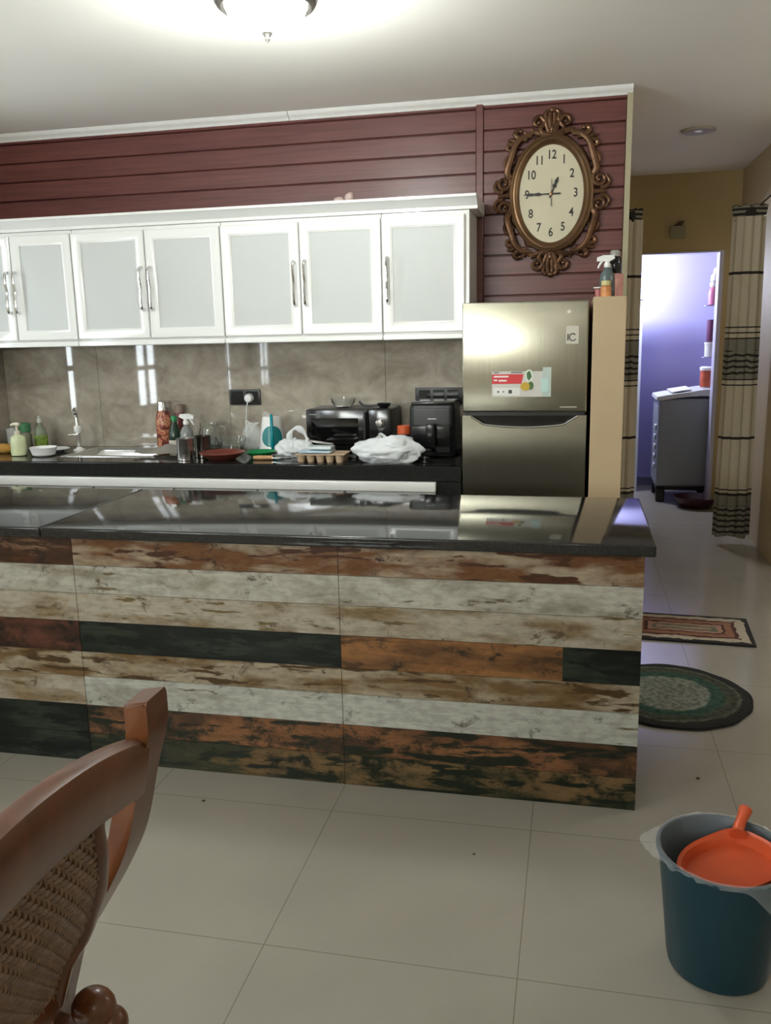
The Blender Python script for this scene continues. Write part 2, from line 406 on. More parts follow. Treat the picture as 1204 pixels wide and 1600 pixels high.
t = thing('hanging_lamp', 'bright bare bulb hanging in the laundry room behind the doorway edge', 'hanging lamp', (.32, 7.74, 1.92))
obj('cord', tube([(0, 0, .06), (0, 0, .62)], .004, seg=6), white_plastic, t)
obj('socket', lathe([(.016, .03), (.018, .07), (.006, .08)], seg=16), white_plastic, t)
b = bmesh.new(); add_ball(b, (0, 0, 0), .036); obj('bulb', b, mat('bulb_glow', (1, 1, 1), .3, emit=(.85, .9, 1), es=30), t)
lamp_light('lamp_light', (0, .0, -.09), LAUNDRY_W, (.82, .88, 1), .05, t)
dome_lamp(2.05, 3.7, 'added glass dome ceiling lamp over the right side of the dining area, for fill light', RIGHT_FILL_W, (1, .96, .88))  # added unseen lamp that brightens the hall and the right floor

# ================================================================== UPPER CABINETS
def door_part(parent, x0, x1, z0, z1, y, hx):
    """framed door: frame ring + panel + handle"""
    w = .052; bm = bmesh.new(); yf = y-.022
    o = [(x0, z0), (x1, z0), (x1, z1), (x0, z1)]; i1 = [(x0+w, z0+w), (x1-w, z0+w), (x1-w, z1-w), (x0+w, z1-w)]
    rings = [(0, y), (0, yf+.004), (.004, yf), (w-.012, yf), (w-.006, yf+.004), (w, yf+.006), (w, y)]
    vr = []
    for ins, yy in rings:
        vr.append([bm.verts.new((p[0]+(ins if k in (0, 3) else -ins), yy, p[1]+(ins if k < 2 else -ins))) for k, p in enumerate(o)])
    for a, b in zip(vr, vr[1:]):
        for k in range(4): bm.faces.new((a[k], a[(k+1) % 4], b[(k+1) % 4], b[k]))
    for k in range(4): bm.faces.new((vr[-1][k], vr[-1][(k+1) % 4], vr[0][(k+1) % 4], vr[0][k]))
    d = obj('door', bm, white_gloss, parent)
    obj('panel', bx(x0+w-.001, x1-w+.001, y-.012, y-.003, z0+w-.001, z1-w+.001), panel_grey, d, label='light grey panel')
    if hx is not None:
        zc = (z0+z1)/2-.02; L = .105
        pts = spline([(hx, yf, zc+L), (hx, yf-.022, zc+L-.006), (hx, yf-.028, zc+.05), (hx, yf-.020, zc+.0), (hx, yf-.026, zc-.05), (hx, yf-.022, zc-L+.006), (hx, yf, zc-L)], 5)
        n = len(pts); obj('handle', tube(pts, [.0075 if k in range(3, n-3) else .010 for k in range(n)], seg=8), chrome, d, label='curved chrome handle')
CY = 4.272
def upper_cab(x0, x1, doors, label):
    t = thing('upper_cabinet', label, 'cabinet', ((x0+x1)/2, WY-.02, 1.395), 0, 'white wall cabinets above the worktop'); cx = (x0+x1)/2
    Y = CY-(WY-.02)
    bm = bmesh.new(); add_box(bm, x0-cx+.0008, x1-cx-.0008, Y, .005, 0, .595, 0, .003, 1)
    add_box(bm, x0-cx+.0008, x1-cx-.0008, Y-.024, Y, -.004, .024, 0, .004, 1)
    obj('body', bm, white_gloss, t)
    for a, b, h in doors: door_part(t, a-cx+.003, b-cx-.003, .032, .575, Y, None if h is None else h-cx)
upper_cab(-3.305, -2.60, [(-3.305, -2.96, -2.985), (-2.96, -2.60, -2.935)], 'white two-door wall cabinet in the left corner, narrowest doors')
upper_cab(-2.60, -1.765, [(-2.60, -2.18, -2.205), (-2.18, -1.765, -2.152)], 'white two-door wall cabinet second from the left, above the sink')
upper_cab(-1.765, -.935, [(-1.765, -1.35, -1.378), (-1.35, -.935, -1.322)], 'white two-door wall cabinet above the microwave and kettle')
upper_cab(-.935, -.508, [(-.935, -.528, -.905)], 'white single-door wall cabinet next to the refrigerator')
prof = [(4.58, 1.991), (4.262, 1.991), (4.262, 2.006), (4.250, 2.012), (4.244, 2.022), (4.228, 2.028), (4.222, 2.036), (4.206, 2.040), (4.206, 2.052), (4.58, 2.052)]
bm = prism(prof, -3.305, -.470, plane='YZ'); struct('trim_3', bm, white_gloss, 'white crown moulding on top of the cabinets', 'moulding')

# small things on the cabinets
def noisy(bm, amp, freq, seed=0, fn=None):
    for v in bm.verts:
        n = noise.noise_vector(v.co*freq+Vector((seed, seed*.7, 0)))
        k = fn(v.co) if fn else 1
        v.co += n*amp*k
t = thing('ornament', 'small pinkish ornament on top of the white cabinets', 'ornament', (-1.13, 4.33, 2.0525))
b = bmesh.new(); add_ball(b, (.025, 0, .03), .024); noisy(b, .004, 40); obj('body', b, mat('pink_cer', (.55, .42, .38), .4), t)
b = bmesh.new(); add_ball(b, (-.03, 0, .018), .018, sx=1.5); noisy(b, .004, 40, 3); obj('base', b, mat('pink_cer', (.5, .4, .38)), t)
def crumple(rx, ry, rz, seed, sub=4, amp=.25, flat=True, freq=9):
    bm = bmesh.new(); bmesh.ops.create_icosphere(bm, subdivisions=sub, radius=1)
    for v in bm.verts:
        c = v.co.copy(); n = noise.fractal(c*1.6+Vector((seed, 0, 0)), 1, 2, 4); r = noise.ridged_multi_fractal(c*1.3+Vector((0, seed, 0)), 1, 2, 4, 1, 2)
        k = 1+amp*n*.5-amp*.25*(r-1)
        v.co = Vector((c.x*rx*k, c.y*ry*k, c.z*rz*k))
        if flat and v.co.z < -.75*rz: v.co.z = -.75*rz
    return bm
b = crumple(.04, .05, .055, 5, 3); o = obj('plastic_pouch', b, bag_white, loc=(-.425, 4.54, 2.07)); o.location = (-.43, 4.525, 1.0)
bpy.data.objects.remove(o)

# ================================================================== CLOCK
clk = thing('wall_clock', 'ornate oval bronze wall clock with cream dial on red boards', 'clock', (-.14, 4.59, 2.082))
def oval_ring(rx, rz, prof, n=72):
    bm = bmesh.new(); rings = []
    for i in range(n):
        a = 2*PI*i/n
        rings.append([bm.verts.new(((rx+d)*math.cos(a), y, (rz+d)*math.sin(a))) for d, y in prof])
    for i in range(n):
        A, B = rings[i], rings[(i+1) % n]
        for k in range(len(prof)): bm.faces.new((A[k], A[(k+1) % len(prof)], B[(k+1) % len(prof)], B[k]))
    return bm
obj('frame_ring', oval_ring(.158, .232, [(-.002, -.012), (.002, -.022), (.012, -.032), (.020, -.036), (.028, -.034), (.030, -.030), (.036, -.034), (.044, -.030), (.048, -.018), (.044, 0), (0, 0)]), bronze_ring, clk, label='smooth bronze oval ring')
bm = bmesh.new(); n = 72; add_prism(bm, [(.160*math.cos(2*PI*i/n), .234*math.sin(2*PI*i/n)) for i in range(n)], -.012, -.004)
dial = obj('dial', bm, dial_m, clk, smooth=0, label='cream oval dial')
bm = bmesh.new()
for h in range(1, 13):
    a = PI/2-2*PI*h/12; p = (.118*math.cos(a), -.0125, .182*math.sin(a))
    if h in (2, 4, 8, 10): p = (.112*math.cos(a)*1.02, -.0125, .182*math.sin(a)*1.0)
    if h in (3, 9): p = (.118*math.cos(a), -.0125, 0)
    bm = bmesh.new(); merge(bm, text_mesh(str(h), .058, .0005, .80), p)
    obj('numeral', bm, ink, dial, smooth=0, label='black numeral %d' % h)
bm = bmesh.new(); A = []; B = []; n = 120
for i in range(n):
    a = 2*PI*i/n; w_ = .013+.006*math.sin(11*a)+.004*math.sin(23*a+1)
    A.append([bm.verts.new((rx*math.cos(a), y, rz*math.sin(a))) for rx, rz, y in ((.196, .270, -.002), (.196, .270, -.014), (.196+w_*.6, .270+w_*.6, -.016), (.196+w_, .270+w_, -.009), (.196+w_, .270+w_, -.002))])
for i in range(n):
    P_, Q_ = A[i], A[(i+1) % n]
    for k in range(5): bm.faces.new((P_[k], P_[(k+1) % 5], Q_[(k+1) % 5], Q_[k]))
obj('carved_border', bm, bronze, clk)
def hand(L, wd, ang, y, tail):
    bm = bmesh.new(); pr = [(-tail, wd*.5), (0, wd*.45), (L*.35, wd*.35), (L*.45, wd*1.1), (L*.6, wd*.6), (L*.75, wd*.9), (L, .001)]
    poly = [(x, h) for x, h in pr]+[(x, -h) for x, h in pr[::-1]]
    ca, sa = math.cos(ang), math.sin(ang)
    add_prism(bm, [(x*ca-z*sa, x*sa+z*ca) for x, z in poly], y, y-.001); return bm
obj('hour_hand', hand(.085, .010, PI/2-2*PI*12.75/12, -.016, .02), ink, clk, smooth=0)
obj('minute_hand', hand(.135, .008, PI, -.018, .045), ink, clk, smooth=0)
obj('second_hand', hand(.06, .002, -PI/2, -.020, .07), ink, clk, smooth=0)
b = lathe([(.008, -.013), (.008, -.021), (.001, -.023)], axis='Y', seg=16); obj('hub', b, bronze_hi, clk)
def spiral(cx, cz, r0, r1, a0, turns, n=26):
    return [(cx+(r0+(r1-r0)*k/n)*math.cos(a0+turns*2*PI*k/n), (cz+(r0+(r1-r0)*k/n)*math.sin(a0+turns*2*PI*k/n))) for k in range(n+1)]
def add_scroll(bm, path, r0, r1, y=-.018, mx=1, mz=1, dy=0, bead=None):
    n = len(path); pts = [(mx*x, y-dy*math.sin(PI*k/(n-1)), mz*z) for k, (x, z) in enumerate(path)]
    add_tube(bm, pts, [1.3*max(.002, (r0+(r1-r0)*k/(n-1))) for k in range(n)], seg=8, flat=1.0)
    if bead: x, z = path[-1]; add_ball(bm, (mx*x, y-.006, mz*z), bead, u=10, v=8)
def P2(pts, n=8): return [(v.x, v.z) for v in spline([(x, 0, z) for x, z in pts], n)]
for mx in (-1, 1):
    # side scrolls (pair) with bar between
    bm = bmesh.new()
    add_scroll(bm, P2([(.185, .16), (.215, .13), (.205, .09)])+spiral(.232, .060, .036, .010, 2.3, 1.25)[:27], .012, .006, mx=mx, bead=.011)
    add_scroll(bm, P2([(.185, -.16), (.215, -.13), (.205, -.09)])+spiral(.232, -.060, .036, .010, -2.3, -1.25), .012, .006, mx=mx, bead=.011)
    add_scroll(bm, P2([(.262, .075), (.278, .045), (.262, .022), (.236, .018)]), .006, .009, mx=mx)
    add_scroll(bm, P2([(.262, -.075), (.278, -.045), (.262, -.022), (.236, -.018)]), .006, .009, mx=mx)
    add_scroll(bm, [(.195, 0), (.22, 0), (.25, 0), (.262, 0)], .011, .006, mx=mx)
    obj('side_scroll', bm, bronze, clk)
    # long acanthus vines above and below, running along the ring
    for mz in (1, -1):
        bm = bmesh.new()
        add_scroll(bm, P2([(.10, .275), (.14, .268), (.175, .235), (.192, .19), (.205, .15), (.215, .11), (.205, .085)]), .010, .015, mx=mx, mz=mz, dy=.012)
        add_scroll(bm, P2([(.12, .262), (.155, .265), (.178, .285), (.168, .300), (.150, .296)]), .013, .007, mx=mx, mz=mz, bead=.010)
        add_scroll(bm, P2([(.165, .225), (.19, .24), (.212, .235), (.214, .218), (.20, .212)]), .012, .006, mx=mx, mz=mz, bead=.009)
        add_scroll(bm, P2([(.16, .245), (.18, .255), (.20, .262), (.215, .258)]), .011, .004, mx=mx, mz=mz)
        add_scroll(bm, P2([(.19, .18), (.215, .175), (.228, .15), (.222, .13)]), .012, .005, mx=mx, mz=mz)
        add_scroll(bm, P2([(.06, .285), (.085, .290), (.115, .280), (.135, .292)]), .012, .006, mx=mx, mz=mz)
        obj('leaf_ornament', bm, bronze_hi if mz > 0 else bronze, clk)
# crests
for mz in (1, -1):
    bm = bmesh.new()
    for mx in (-1, 1):
        add_scroll(bm, P2([(.012, .27), (.020, .30), (.035, .335), (.055, .358), (.078, .352), (.085, .332), (.072, .320), (.064, .330)]), .011, .007, mx=mx, mz=mz, bead=.011)
        add_scroll(bm, P2([(.010, .275), (.045, .285), (.055, .305), (.040, .325), (.030, .345), (.032, .372), (.020, .385)]), .012, .008, mx=mx, mz=mz)
        add_scroll(bm, P2([(.03, .272), (.06, .280), (.085, .288), (.098, .305)]), .010, .006, mx=mx, mz=mz)
        add_scroll(bm, P2([(.0, .28), (.008, .31), (.012, .35), (.008, .38)]), .012, .008, mx=mx, mz=mz)
    add_ball(bm, (.0, -.024, mz*.385), .017, sz=.9)
    add_ball(bm, (.0, -.02, mz*.30), .016, sz=1.4)
    o = obj('crest', bm, bronze, clk)
# shift the body clear of the wall boards
for c in clk.children: pass

# ================================================================== REFRIGERATOR
fr = thing('refrigerator', 'brushed stainless steel two-door refrigerator with stickers at the end of the counter', 'refrigerator', (-.228, 3.95, 0))
HW = .277
obj('cabinet', bx(-HW+.004, HW-.004, .055, .60, .02, 1.545, .006), dark_grey, fr, label='dark grey fridge housing')
ud = obj('freezer_door', bx(-HW, HW, 0, .05, 1.062, 1.55, .008, 3), stainless_m, fr)
scoop = spline([(-.238, 0, 1.048), (-.205, 0, 1.028), (-.16, 0, 1.008), (0, 0, .998), (.16, 0, 1.008), (.205, 0, 1.028), (.238, 0, 1.048)], 6)
poly = [(-HW, .05), (HW, .05), (HW, 1.048)]+[(v.x, v.z) for v in scoop[::-1]]+[(-HW, 1.048)]
bm = bmesh.new(); add_prism(bm, poly, 0, .03); add_box(bm, -HW, HW, .03, .05, .05, 1.048)
ld = obj('fridge_door', bm, stainless_m, fr)
obj('handle_recess', bx(-.25, .25, .024, .049, .985, 1.053), black_gloss, ld, label='black grip recess')
obj('handle_lip', tube([(v.x, -.001, v.z-.003) for v in scoop], .0042, seg=8), chrome, ld, label='polished curved lip')
obj('gasket', bx(-HW+.01, HW-.01, .008, .055, 1.047, 1.063), black_plastic, fr)
obj('foot_grille', bx(-HW+.02, HW-.02, .06, .5, 0, .045), black_plastic, fr)
# stickers
lx = lambda wx: wx+.228
bm = bx(lx(-.370), lx(-.145), -.0015, -.0002, 1.132, 1.245); st = obj('energy_sticker', bm, mat('sticker_grey', (.55, .53, .48), .35), ud, label='grey and red printed sticker')
obj('red_band', prism([(lx(-.370), 1.190), (lx(-.238), 1.190), (lx(-.230), 1.233), (lx(-.370), 1.233)], -.0022, -.0014), mat('sticker_red', (.55, .03, .035), .4), st)
for x0, x1, z in ((-.362, -.296, 1.222), (-.362, -.346, 1.206), (-.34, -.304, 1.204)): obj('print_line', bx(lx(x0), lx(x1), -.0028, -.002, z-.003, z+.004), mat('sticker_white', (.8, .7, .68), .4), st)
obj('icon_strip', bx(lx(-.365), lx(-.245), -.0022, -.0014, 1.137, 1.172), mat('sticker_pale', (.68, .68, .63), .4), st)
for x, r in ((-.342, .004), (-.318, .003), (-.288, .008)): obj('icon', bx(lx(x)-r, lx(x)+r, -.0028, -.002, 1.155-r, 1.155+r), dark_grey, st)
for x0, x1 in ((-.362, -.338), (-.285, -.235)): obj('print_line', bx(lx(x0), lx(x1), -.0028, -.0014, 1.2385, 1.2425), dark_grey, st)
fs = obj('fruit_sticker', bx(lx(-.145), lx(-.108), -.0014, -.0002, 1.132, 1.262), mat('sticker_blue', (.42, .50, .46), .35), ud, label='pale blue sticker edge')
bm = prism([(lx(-.205)+.020*math.cos(a), 1.226+.027*math.sin(a)) for a in [k*PI/10 for k in range(20)]], -.0030, -.0016); lf = obj('leaf_sticker', bm, mat('sticker_white2', (.62, .66, .56), .4), ud, label='white oval with green leaf')
obj('leaf', prism([(lx(-.205), 1.203), (lx(-.193), 1.222), (lx(-.200), 1.243), (lx(-.205), 1.248), (lx(-.216), 1.236), (lx(-.214), 1.215)], -.004, -.0029), mat('leaf_green', (.05, .13, .05), .5), lf)
bm = prism([(lx(-.222)+.021*math.cos(a), 1.178+.019*math.sin(a)) for a in [k*PI/10 for k in range(20)]], -.0045, -.0016); obj('lemon_sticker', bm, mat('lemon', (.5, .33, .03), .5), ud, label='yellow fruit sticker')
bm = prism([(lx(-.197)+.012*math.cos(a), 1.182+.018*math.sin(a)) for a in [k*PI/10 for k in range(20)]], -.0042, -.0016); obj('green_sticker', bm, mat('leaf_green2', (.07, .14, .04), .5), ud)
obj('blue_square', bx(lx(-.153), lx(-.122), -.0026, -.0013, 1.155, 1.213), mat('sq_blue', (.45, .62, .58), .4), ud)
bm = bx(lx(-.047), lx(.007), -.0015, -.0002, 1.362, 1.439); ic = obj('warranty_sticker', bm, mat('sticker_lt', (.52, .49, .41), .4), ud, label='pale sticker reading IC')
bm = bx(lx(-.041), lx(-.036), -.0024, -.0014, 1.376, 1.406)
rg = [(lx(-.018)+.0145*math.cos(a), -.002, 1.391+.0155*math.sin(a)) for a in [.7+k*(2*PI-1.2)/20 for k in range(21)]]
add_tube(bm, rg, .0022, seg=6)
obj('letters', bm, ink, ic)
# logo
lg = lathe([(.009, 0), (.009, -.0012)], axis='Y', seg=20, c=(lx(-.036), -.0002, 1.50)); lgo = obj('logo_badge', lg, mat('logo_grey', (.55, .52, .44), .3, .3), ud, label='small round logo badge')
tm = text_mesh('LG', .020, .0005); bm = bmesh.new(); merge(bm, tm, (lx(-.010), -.0008, 1.50)); obj('logo_text', bm, mat('logo_txt', (.42, .39, .31), .4), ud, smooth=0)
obj('caption_strip', bx(lx(-.068), lx(.006), -.001, -.0001, 1.083, 1.088), mat('logo_txt2', (.36, .33, .26), .4), ud)

# partition panel right of the fridge
struct('wall_partition', bx(.066, .206, 3.95, 4.58, 0, 1.56, .002, 1), beige, 'narrow beige upright panel beside the refrigerator', 'partition')

# ================================================================== BACK COUNTER
CT = .811
t = thing('worktop', 'black granite worktop along the back wall with apron front', 'countertop', (-1.9, 4.27, .738))
bm = bmesh.new(); SX0, SX1, SY0, SY1 = -2.69, -2.18, 4.17, 4.50
def W(x0, x1, y0, y1, z0=CT-.03, z1=CT): add_box(bm, x0+1.9, x1+1.9, y0-4.27, y1-4.27, z0-.738, z1-.738)
W(-3.303, SX0, 3.952, 4.584); W(SX1, -.512, 3.952, 4.584); W(SX0, SX1, 3.952, SY0); W(SX0, SX1, SY1, 4.584)
obj('slab', bm, granite_m, t)
bm = bmesh.new(); add_box(bm, -3.303+1.9, -.512+1.9, -.32, -.295, 0, CT-.738, 0, .003, 1); add_box(bm, -.628+1.9, -.512+1.9, -.318, -.29, -.735, -.001); add_box(bm, -.56+1.9, -.512+1.9, -.289, .30, -.735, -.001)
obj('apron', bm, granite_m, t)
t = thing('base_cabinet', 'white framed base cabinets under the black back worktop', 'cabinet', (-1.95, 4.27, 0))
bm = bmesh.new(); add_box(bm, -1.35, 1.32, -.29, .30, .05, .64); add_box(bm, -1.35, 1.32, -.29, -.13, .64, .736); add_box(bm, -.18, 1.32, -.13, .30, .64, .736); obj('body', bm, dark_grey, t)
obj('top_rail', bx(-1.35, 1.32, -.342, -.292, .692, .737, .004), white_gloss, t, label='white rail under the worktop')
for k in range(6):
    x0 = -1.35+k*.445; door_part(t, x0+.004, x0+.441, .08, .686, -.295, x0+(.06 if k % 2 else .385))
t = thing('sink', 'stainless steel sink set in the black back worktop', 'sink', ((SX0+SX1)/2, (SY0+SY1)/2, CT))
bm = bmesh.new(); hx, hy = (SX1-SX0)/2, (SY1-SY0)/2
def rect(ix, z): return [(-hx+ix, -hy+ix, z), (hx-ix, -hy+ix, z), (hx-ix, hy-ix, z), (-hx+ix, hy-ix, z)]
rr = [rect(-.02, .0005), rect(-.02, .003), rect(.012, .004), rect(.018, 0), rect(.03, -.02), rect(.05, -.15)]
vr = [[bm.verts.new(p) for p in r] for r in rr]
for a, b in zip(vr, vr[1:]):
    for k in range(4): bm.faces.new((a[k], a[(k+1) % 4], b[(k+1) % 4], b[k]))
bm.faces.new(vr[-1])
obj('basin', bm, mat('sink_steel', (.72, .72, .70), .22, .9), t)
obj('drain', lathe([(.035, -.149), (.035, -.147), (.02, -.1465), (.001, -.148)], seg=20), chrome, t)
t = thing('faucet', 'tall thin metal faucet with white knob left of the sink', 'faucet', (-2.748, 4.40, CT))
obj('base', lathe([(.034, 0), (.034, .006), (.018, .012), (.013, .02)], seg=24), white_cer, t)
obj('stem', lathe([(.0125, .01), (.012, .085), (.014, .09), (.014, .10), (.010, .105), (.010, .20)], seg=16), steel, t)
obj('spout', tube(spline([(0, 0, .19), (.002, -.004, .22), (.014, -.03, .236), (.028, -.06, .232), (.034, -.078, .212)], 6), .0105, seg=12), chrome, t)
obj('knob', lathe([(.012, .098), (.021, .108), (.022, .13), (.017, .14), (.003, .143)], seg=20), white_cer, t, label='white knob')
obj('lever', tube([(0, -.01, .09), (-.02, -.03, .092), (-.035, -.045, .09)], [.006, .005, .006], seg=8), chrome, t)

# ---- outlets
t = thing('wall_socket', 'black double wall socket above the clear bags', 'socket', (-1.803, 4.585, 1.092))
obj('plate', bx(-.09, .09, -.012, 0, -.043, .043, .003), black_plastic, t)
bm = bmesh.new(); 
for x in (-.045, .045): add_box(bm, x-.034, x+.034, -.015, -.012, -.033, .033, 0, .002, 1)
obj('socket_insert', bm, black_gloss, t)
t = thing('power_plug', 'round white power plug with cord in the black wall socket', 'plug', (-1.774, 4.569, 1.088))
obj('plug_body', lathe([(.026, 0), (.026, -.012), (.020, -.028), (.001, -.03)], axis='Y', seg=24), white_plastic, t)
obj('cord', tube(spline([(0, -.026, -.01), (-.004, -.034, -.04), (-.012, -.028, -.09), (-.02, -.022, -.16), (-.015, -.024, -.26)], 6), .0035, seg=8), white_plastic, t)
t = thing('wall_outlet', 'wide black outlet panel behind the air fryer', 'outlet', (-.67, 4.585, 1.094))
obj('plate', bx(-.167, .135, -.014, 0, -.043, .043, .003), black_plastic, t)
bm = bmesh.new()
for x in (-.115, -.04, .035): add_box(bm, x-.03, x+.03, -.017, -.014, -.03, .03, 0, .002, 1)
obj('socket_insert', bm, black_gloss, t)

# ================================================================== THINGS ON THE COUNTER
def lobj(name, prof, m, parent=None, loc=None, **k):
    return obj(name, lathe(prof, **k), m, parent, loc)
t = tag(obj('sponge', crumple(.062, .04, .03, 2, 3, .08), mat('sponge_orange', (.55, .29, .06), .9, bump=.5, bscale=200), loc=(-3.135, 4.27, CT+.0235)), 'orange yellow sponge at the left end of the back worktop', 'sponge')
t = thing('soap_dispenser', 'white and yellow pump soap bottle near the left end of the worktop', 'soap dispenser', (-2.972, 4.17, CT))
lobj('bottle', [(.030, 0), (.040, .004), (.042, .02), (.040, .09), (.036, .105), (.016, .115), (.014, .118)], mat('soap_yellow', (.62, .66, .40), .3, var=.15, vscale=12), t, seg=28)
lobj('pump_collar', [(.016, .116), (.016, .135), (.006, .138), (.006, .165)], mat('pump_cream', (.60, .55, .42), .4), t, seg=20)
obj('pump_head', tube([(.018, 0, .170), (0, 0, .172), (-.02, 0, .172), (-.034, -.004, .166)], [.010, .011, .008, .006], seg=10), mat('pump_cream', (.6, .55, .42)), t)
t = thing('jar', 'jar with green lid behind the pump soap bottle', 'jar', (-3.105, 4.43, CT))
lobj('body', [(.030, 0), (.034, .01), (.034, .085), (.026, .10)], mat('jar_dim', (.20, .20, .13), .2), t, seg=24)
lobj('lid', [(.030, .10), (.034, .104), (.034, .145), (.028, .152), (.001, .153)], mat('lid_green', (.06, .20, .09), .35), t, seg=24)
t = thing('cup', 'small clear cup behind the orange sponge', 'cup', (-3.20, 4.44, CT))
lobj('body', [(.026, 0), (.032, .12), (.030, .12), (.024, .004)], clear_plastic, t, seg=24)
t = thing('dish_soap', 'clear dish soap bottle with green and orange label', 'soap bottle', (-3.0, 4.42, CT))
lobj('bottle', [(.028, 0), (.036, .01), (.037, .09), (.030, .12), (.014, .14), (.012, .155)], mat('soap_clear', (.45, .52, .36), .1, trans=.6), t, seg=24)
lobj('cap', [(.014, .155), (.014, .175), (.008, .18), (.007, .193), (.001, .194)], mat('cap_clear', (.5, .52, .46), .3), t, seg=20)
lobj('label', [(.0372, .015), (.0378, .016), (.0378, .082), (.0372, .083)], mat('label_green', (.20, .30, .04), .5, var=.7, vscale=22), t, seg=24, cap=False)
t = thing('bowl', 'small white bowl left of the sink', 'bowl', (-2.822, 4.17, CT))
lobj('shell', [(.045, 0), (.060, .008), (.068, .035), (.074, .048), (.071, .048), (.064, .034), (.055, .012), (.001, .010)], white_cer, t, seg=36)
t = thing('plate', 'white saucer behind the small white bowl', 'plate', (-2.865, 4.33, CT))
lobj('shell', [(.05, 0), (.06, .006), (.088, .018), (.085, .020), (.058, .009), (.001, .007)], white_cer, t, seg=36)
# cloth with rack
bm = bmesh.new(); nx, ny = 26, 18; g = []
for i in range(nx):
    g.append([])
    for j in range(ny):
        x = -.15+.30*i/(nx-1); y = -.11+.22*j/(ny-1)
        z = .012+.018*abs(noise.noise(Vector((x*14, y*14, 1))))+.035*math.exp(-((x-.0)**2+(y-.03)**2)/.003)+.004
        g[-1].append(bm.verts.new((x+.012*noise.noise(Vector((x*9, y*9, 7))), y+.012*noise.noise(Vector((x*9, y*9, 3))), z)))
for i in range(nx-1):
    for j in range(ny-1): bm.faces.new((g[i][j], g[i+1][j], g[i+1][j+1], g[i][j+1]))
r = bmesh.ops.solidify(bm, geom=bm.faces[:], thickness=.004)
tag(obj('dish_cloth', bm, mat('cloth_beige', (.50, .47, .41), .9, bump=.3, bscale=150), loc=(-2.15, 4.27, CT)), 'crumpled beige cloth on the right of the sink', 'cloth')
t = thing('vacuum_flask', 'red patterned vacuum flask with metal cap against the backsplash', 'flask', (-2.285, 4.535, CT))
def floral():
    m, nt, b = nodes('floral_print'); v = mapped(nt, (1, 1, 1))
    c = noise_ramp(nt, v, 28, 3, [(.38, (.28, .03, .02)), (.48, (.55, .30, .16)), (.56, (.30, .05, .03)), (.64, (.10, .03, .02))])
    nt.links.new(c, b.inputs['Base Color']); b.inputs['Roughness'].default_value = .3; return m
lobj('body', [(.040, 0), (.044, .006), (.044, .17), (.036, .20), (.030, .212)], floral(), t, seg=28)
lobj('cap', [(.031, .212), (.031, .235), (.028, .24), (.028, .262), (.020, .268), (.001, .27)], chrome, t, seg=24)
t = thing('vacuum_flask', 'dark red flask half hidden behind the red patterned flask', 'flask', (-2.255, 4.545, CT))
t.location = (-2.19, 4.548, CT)
lobj('body', [(.030, 0), (.034, .006), (.034, .17), (.026, .2)], mat('flask_dark', (.12, .02, .018), .3), t, seg=24)
lobj('cap', [(.027, .2), (.027, .238), (.020, .246), (.001, .248)], mat('flask_cap', (.22, .16, .13), .4), t, seg=24)
t = thing('glass_bottle', 'dark green bottle with green cap beside the patterned flask', 'bottle', (-2.175, 4.44, CT))
lobj('body', [(.030, 0), (.034, .006), (.034, .09), (.026, .12), (.015, .15), (.014, .165)], mat('bottle_dk', (.015, .035, .022), .12), t, seg=24)
lobj('cap', [(.017, .163), (.018, .185), (.013, .192), (.001, .193)], green_pl, t, seg=20)
lobj('label', [(.0345, .0), (.0352, .004), (.0352, .055), (.0345, .058)], mat('label_cream', (.5, .46, .38), .5), t, seg=24, cap=False)
def spray(label, loc, body, L=1.0, cap=white_plastic, rz=0, flip=1):
    t = thing('spray_bottle', label, 'spray bottle', loc, rz)
    lobj('bottle', [(.030*L, 0), (.035*L, .006), (.036*L, .10*L), (.028*L, .125*L), (.014*L, .14*L), (.013*L, .15*L)], body, t, seg=24)
    bm = lathe([(.016*L, .148*L), (.016*L, .165*L), (.012*L, .168*L), (.012*L, .18*L)], seg=16)
    add_prism(bm, [(-flip*.050*L, .178*L), (-flip*.050*L, .196*L), (-flip*.02*L, .206*L), (flip*.03*L, .205*L), (flip*.036*L, .190*L), (flip*.01*L, .176*L)], -.010*L, .010*L)
    obj('spray_head', bm, cap, t)
    obj('trigger', tube([(-flip*.022*L, 0, .18*L), (-flip*.034*L, 0, .165*L), (-flip*.044*L, 0, .145*L)], [.006*L, .006*L, .004*L], seg=8), cap, t)
    return t
spray('clear spray bottle with white trigger behind the steel mugs', (-2.085, 4.40, CT), mat('spray_clear', (.36, .38, .36), .15, trans=.5), 1.0, flip=-1)
def mug(loc, label, dark):
    t = thing('steel_mug', label, 'mug', loc)
    lobj('body', [(.040, 0), (.043, .003), (.043, .108), (.045, .112), (.041, .112), (.040, .006), (.001, .006)], steel if not dark else mat('steel_dark', (.20, .19, .17), .25, 1), t, seg=32)
    return t
m = mug((-1.942, 4.07, CT), 'shiny steel mug with dark square print, nearest the worktop edge', False)
bm = bmesh.new(); R = .0436
for i in range(6):
    a0 = -PI/2+.12+i*.09; a1 = a0+.09
    vs = [bm.verts.new((R*math.cos(a), R*math.sin(a), z)) for a, z in ((a0, .035), (a1, .035), (a1, .065), (a0, .065))]; bm.faces.new(vs)
bmesh.ops.remove_doubles(bm, verts=bm.verts[:], dist=1e-5)
bmesh.ops.solidify(bm, geom=bm.faces[:], thickness=-.0006)
obj('print', bm, ink, m)
mug((-1.898, 4.185, CT), 'darker steel mug just behind the shiny one', True)
t = thing('glass_jug', 'clear glass jug standing behind the steel mugs', 'jug', (-1.975, 4.46, CT))
lobj('body', [(.045, 0), (.058, .01), (.064, .05), (.058, .10), (.050, .13), (.054, .15), (.051, .15), (.047, .13), (.055, .10), (.060, .05), (.05, .014), (.001, .012)], glass, t, seg=32)
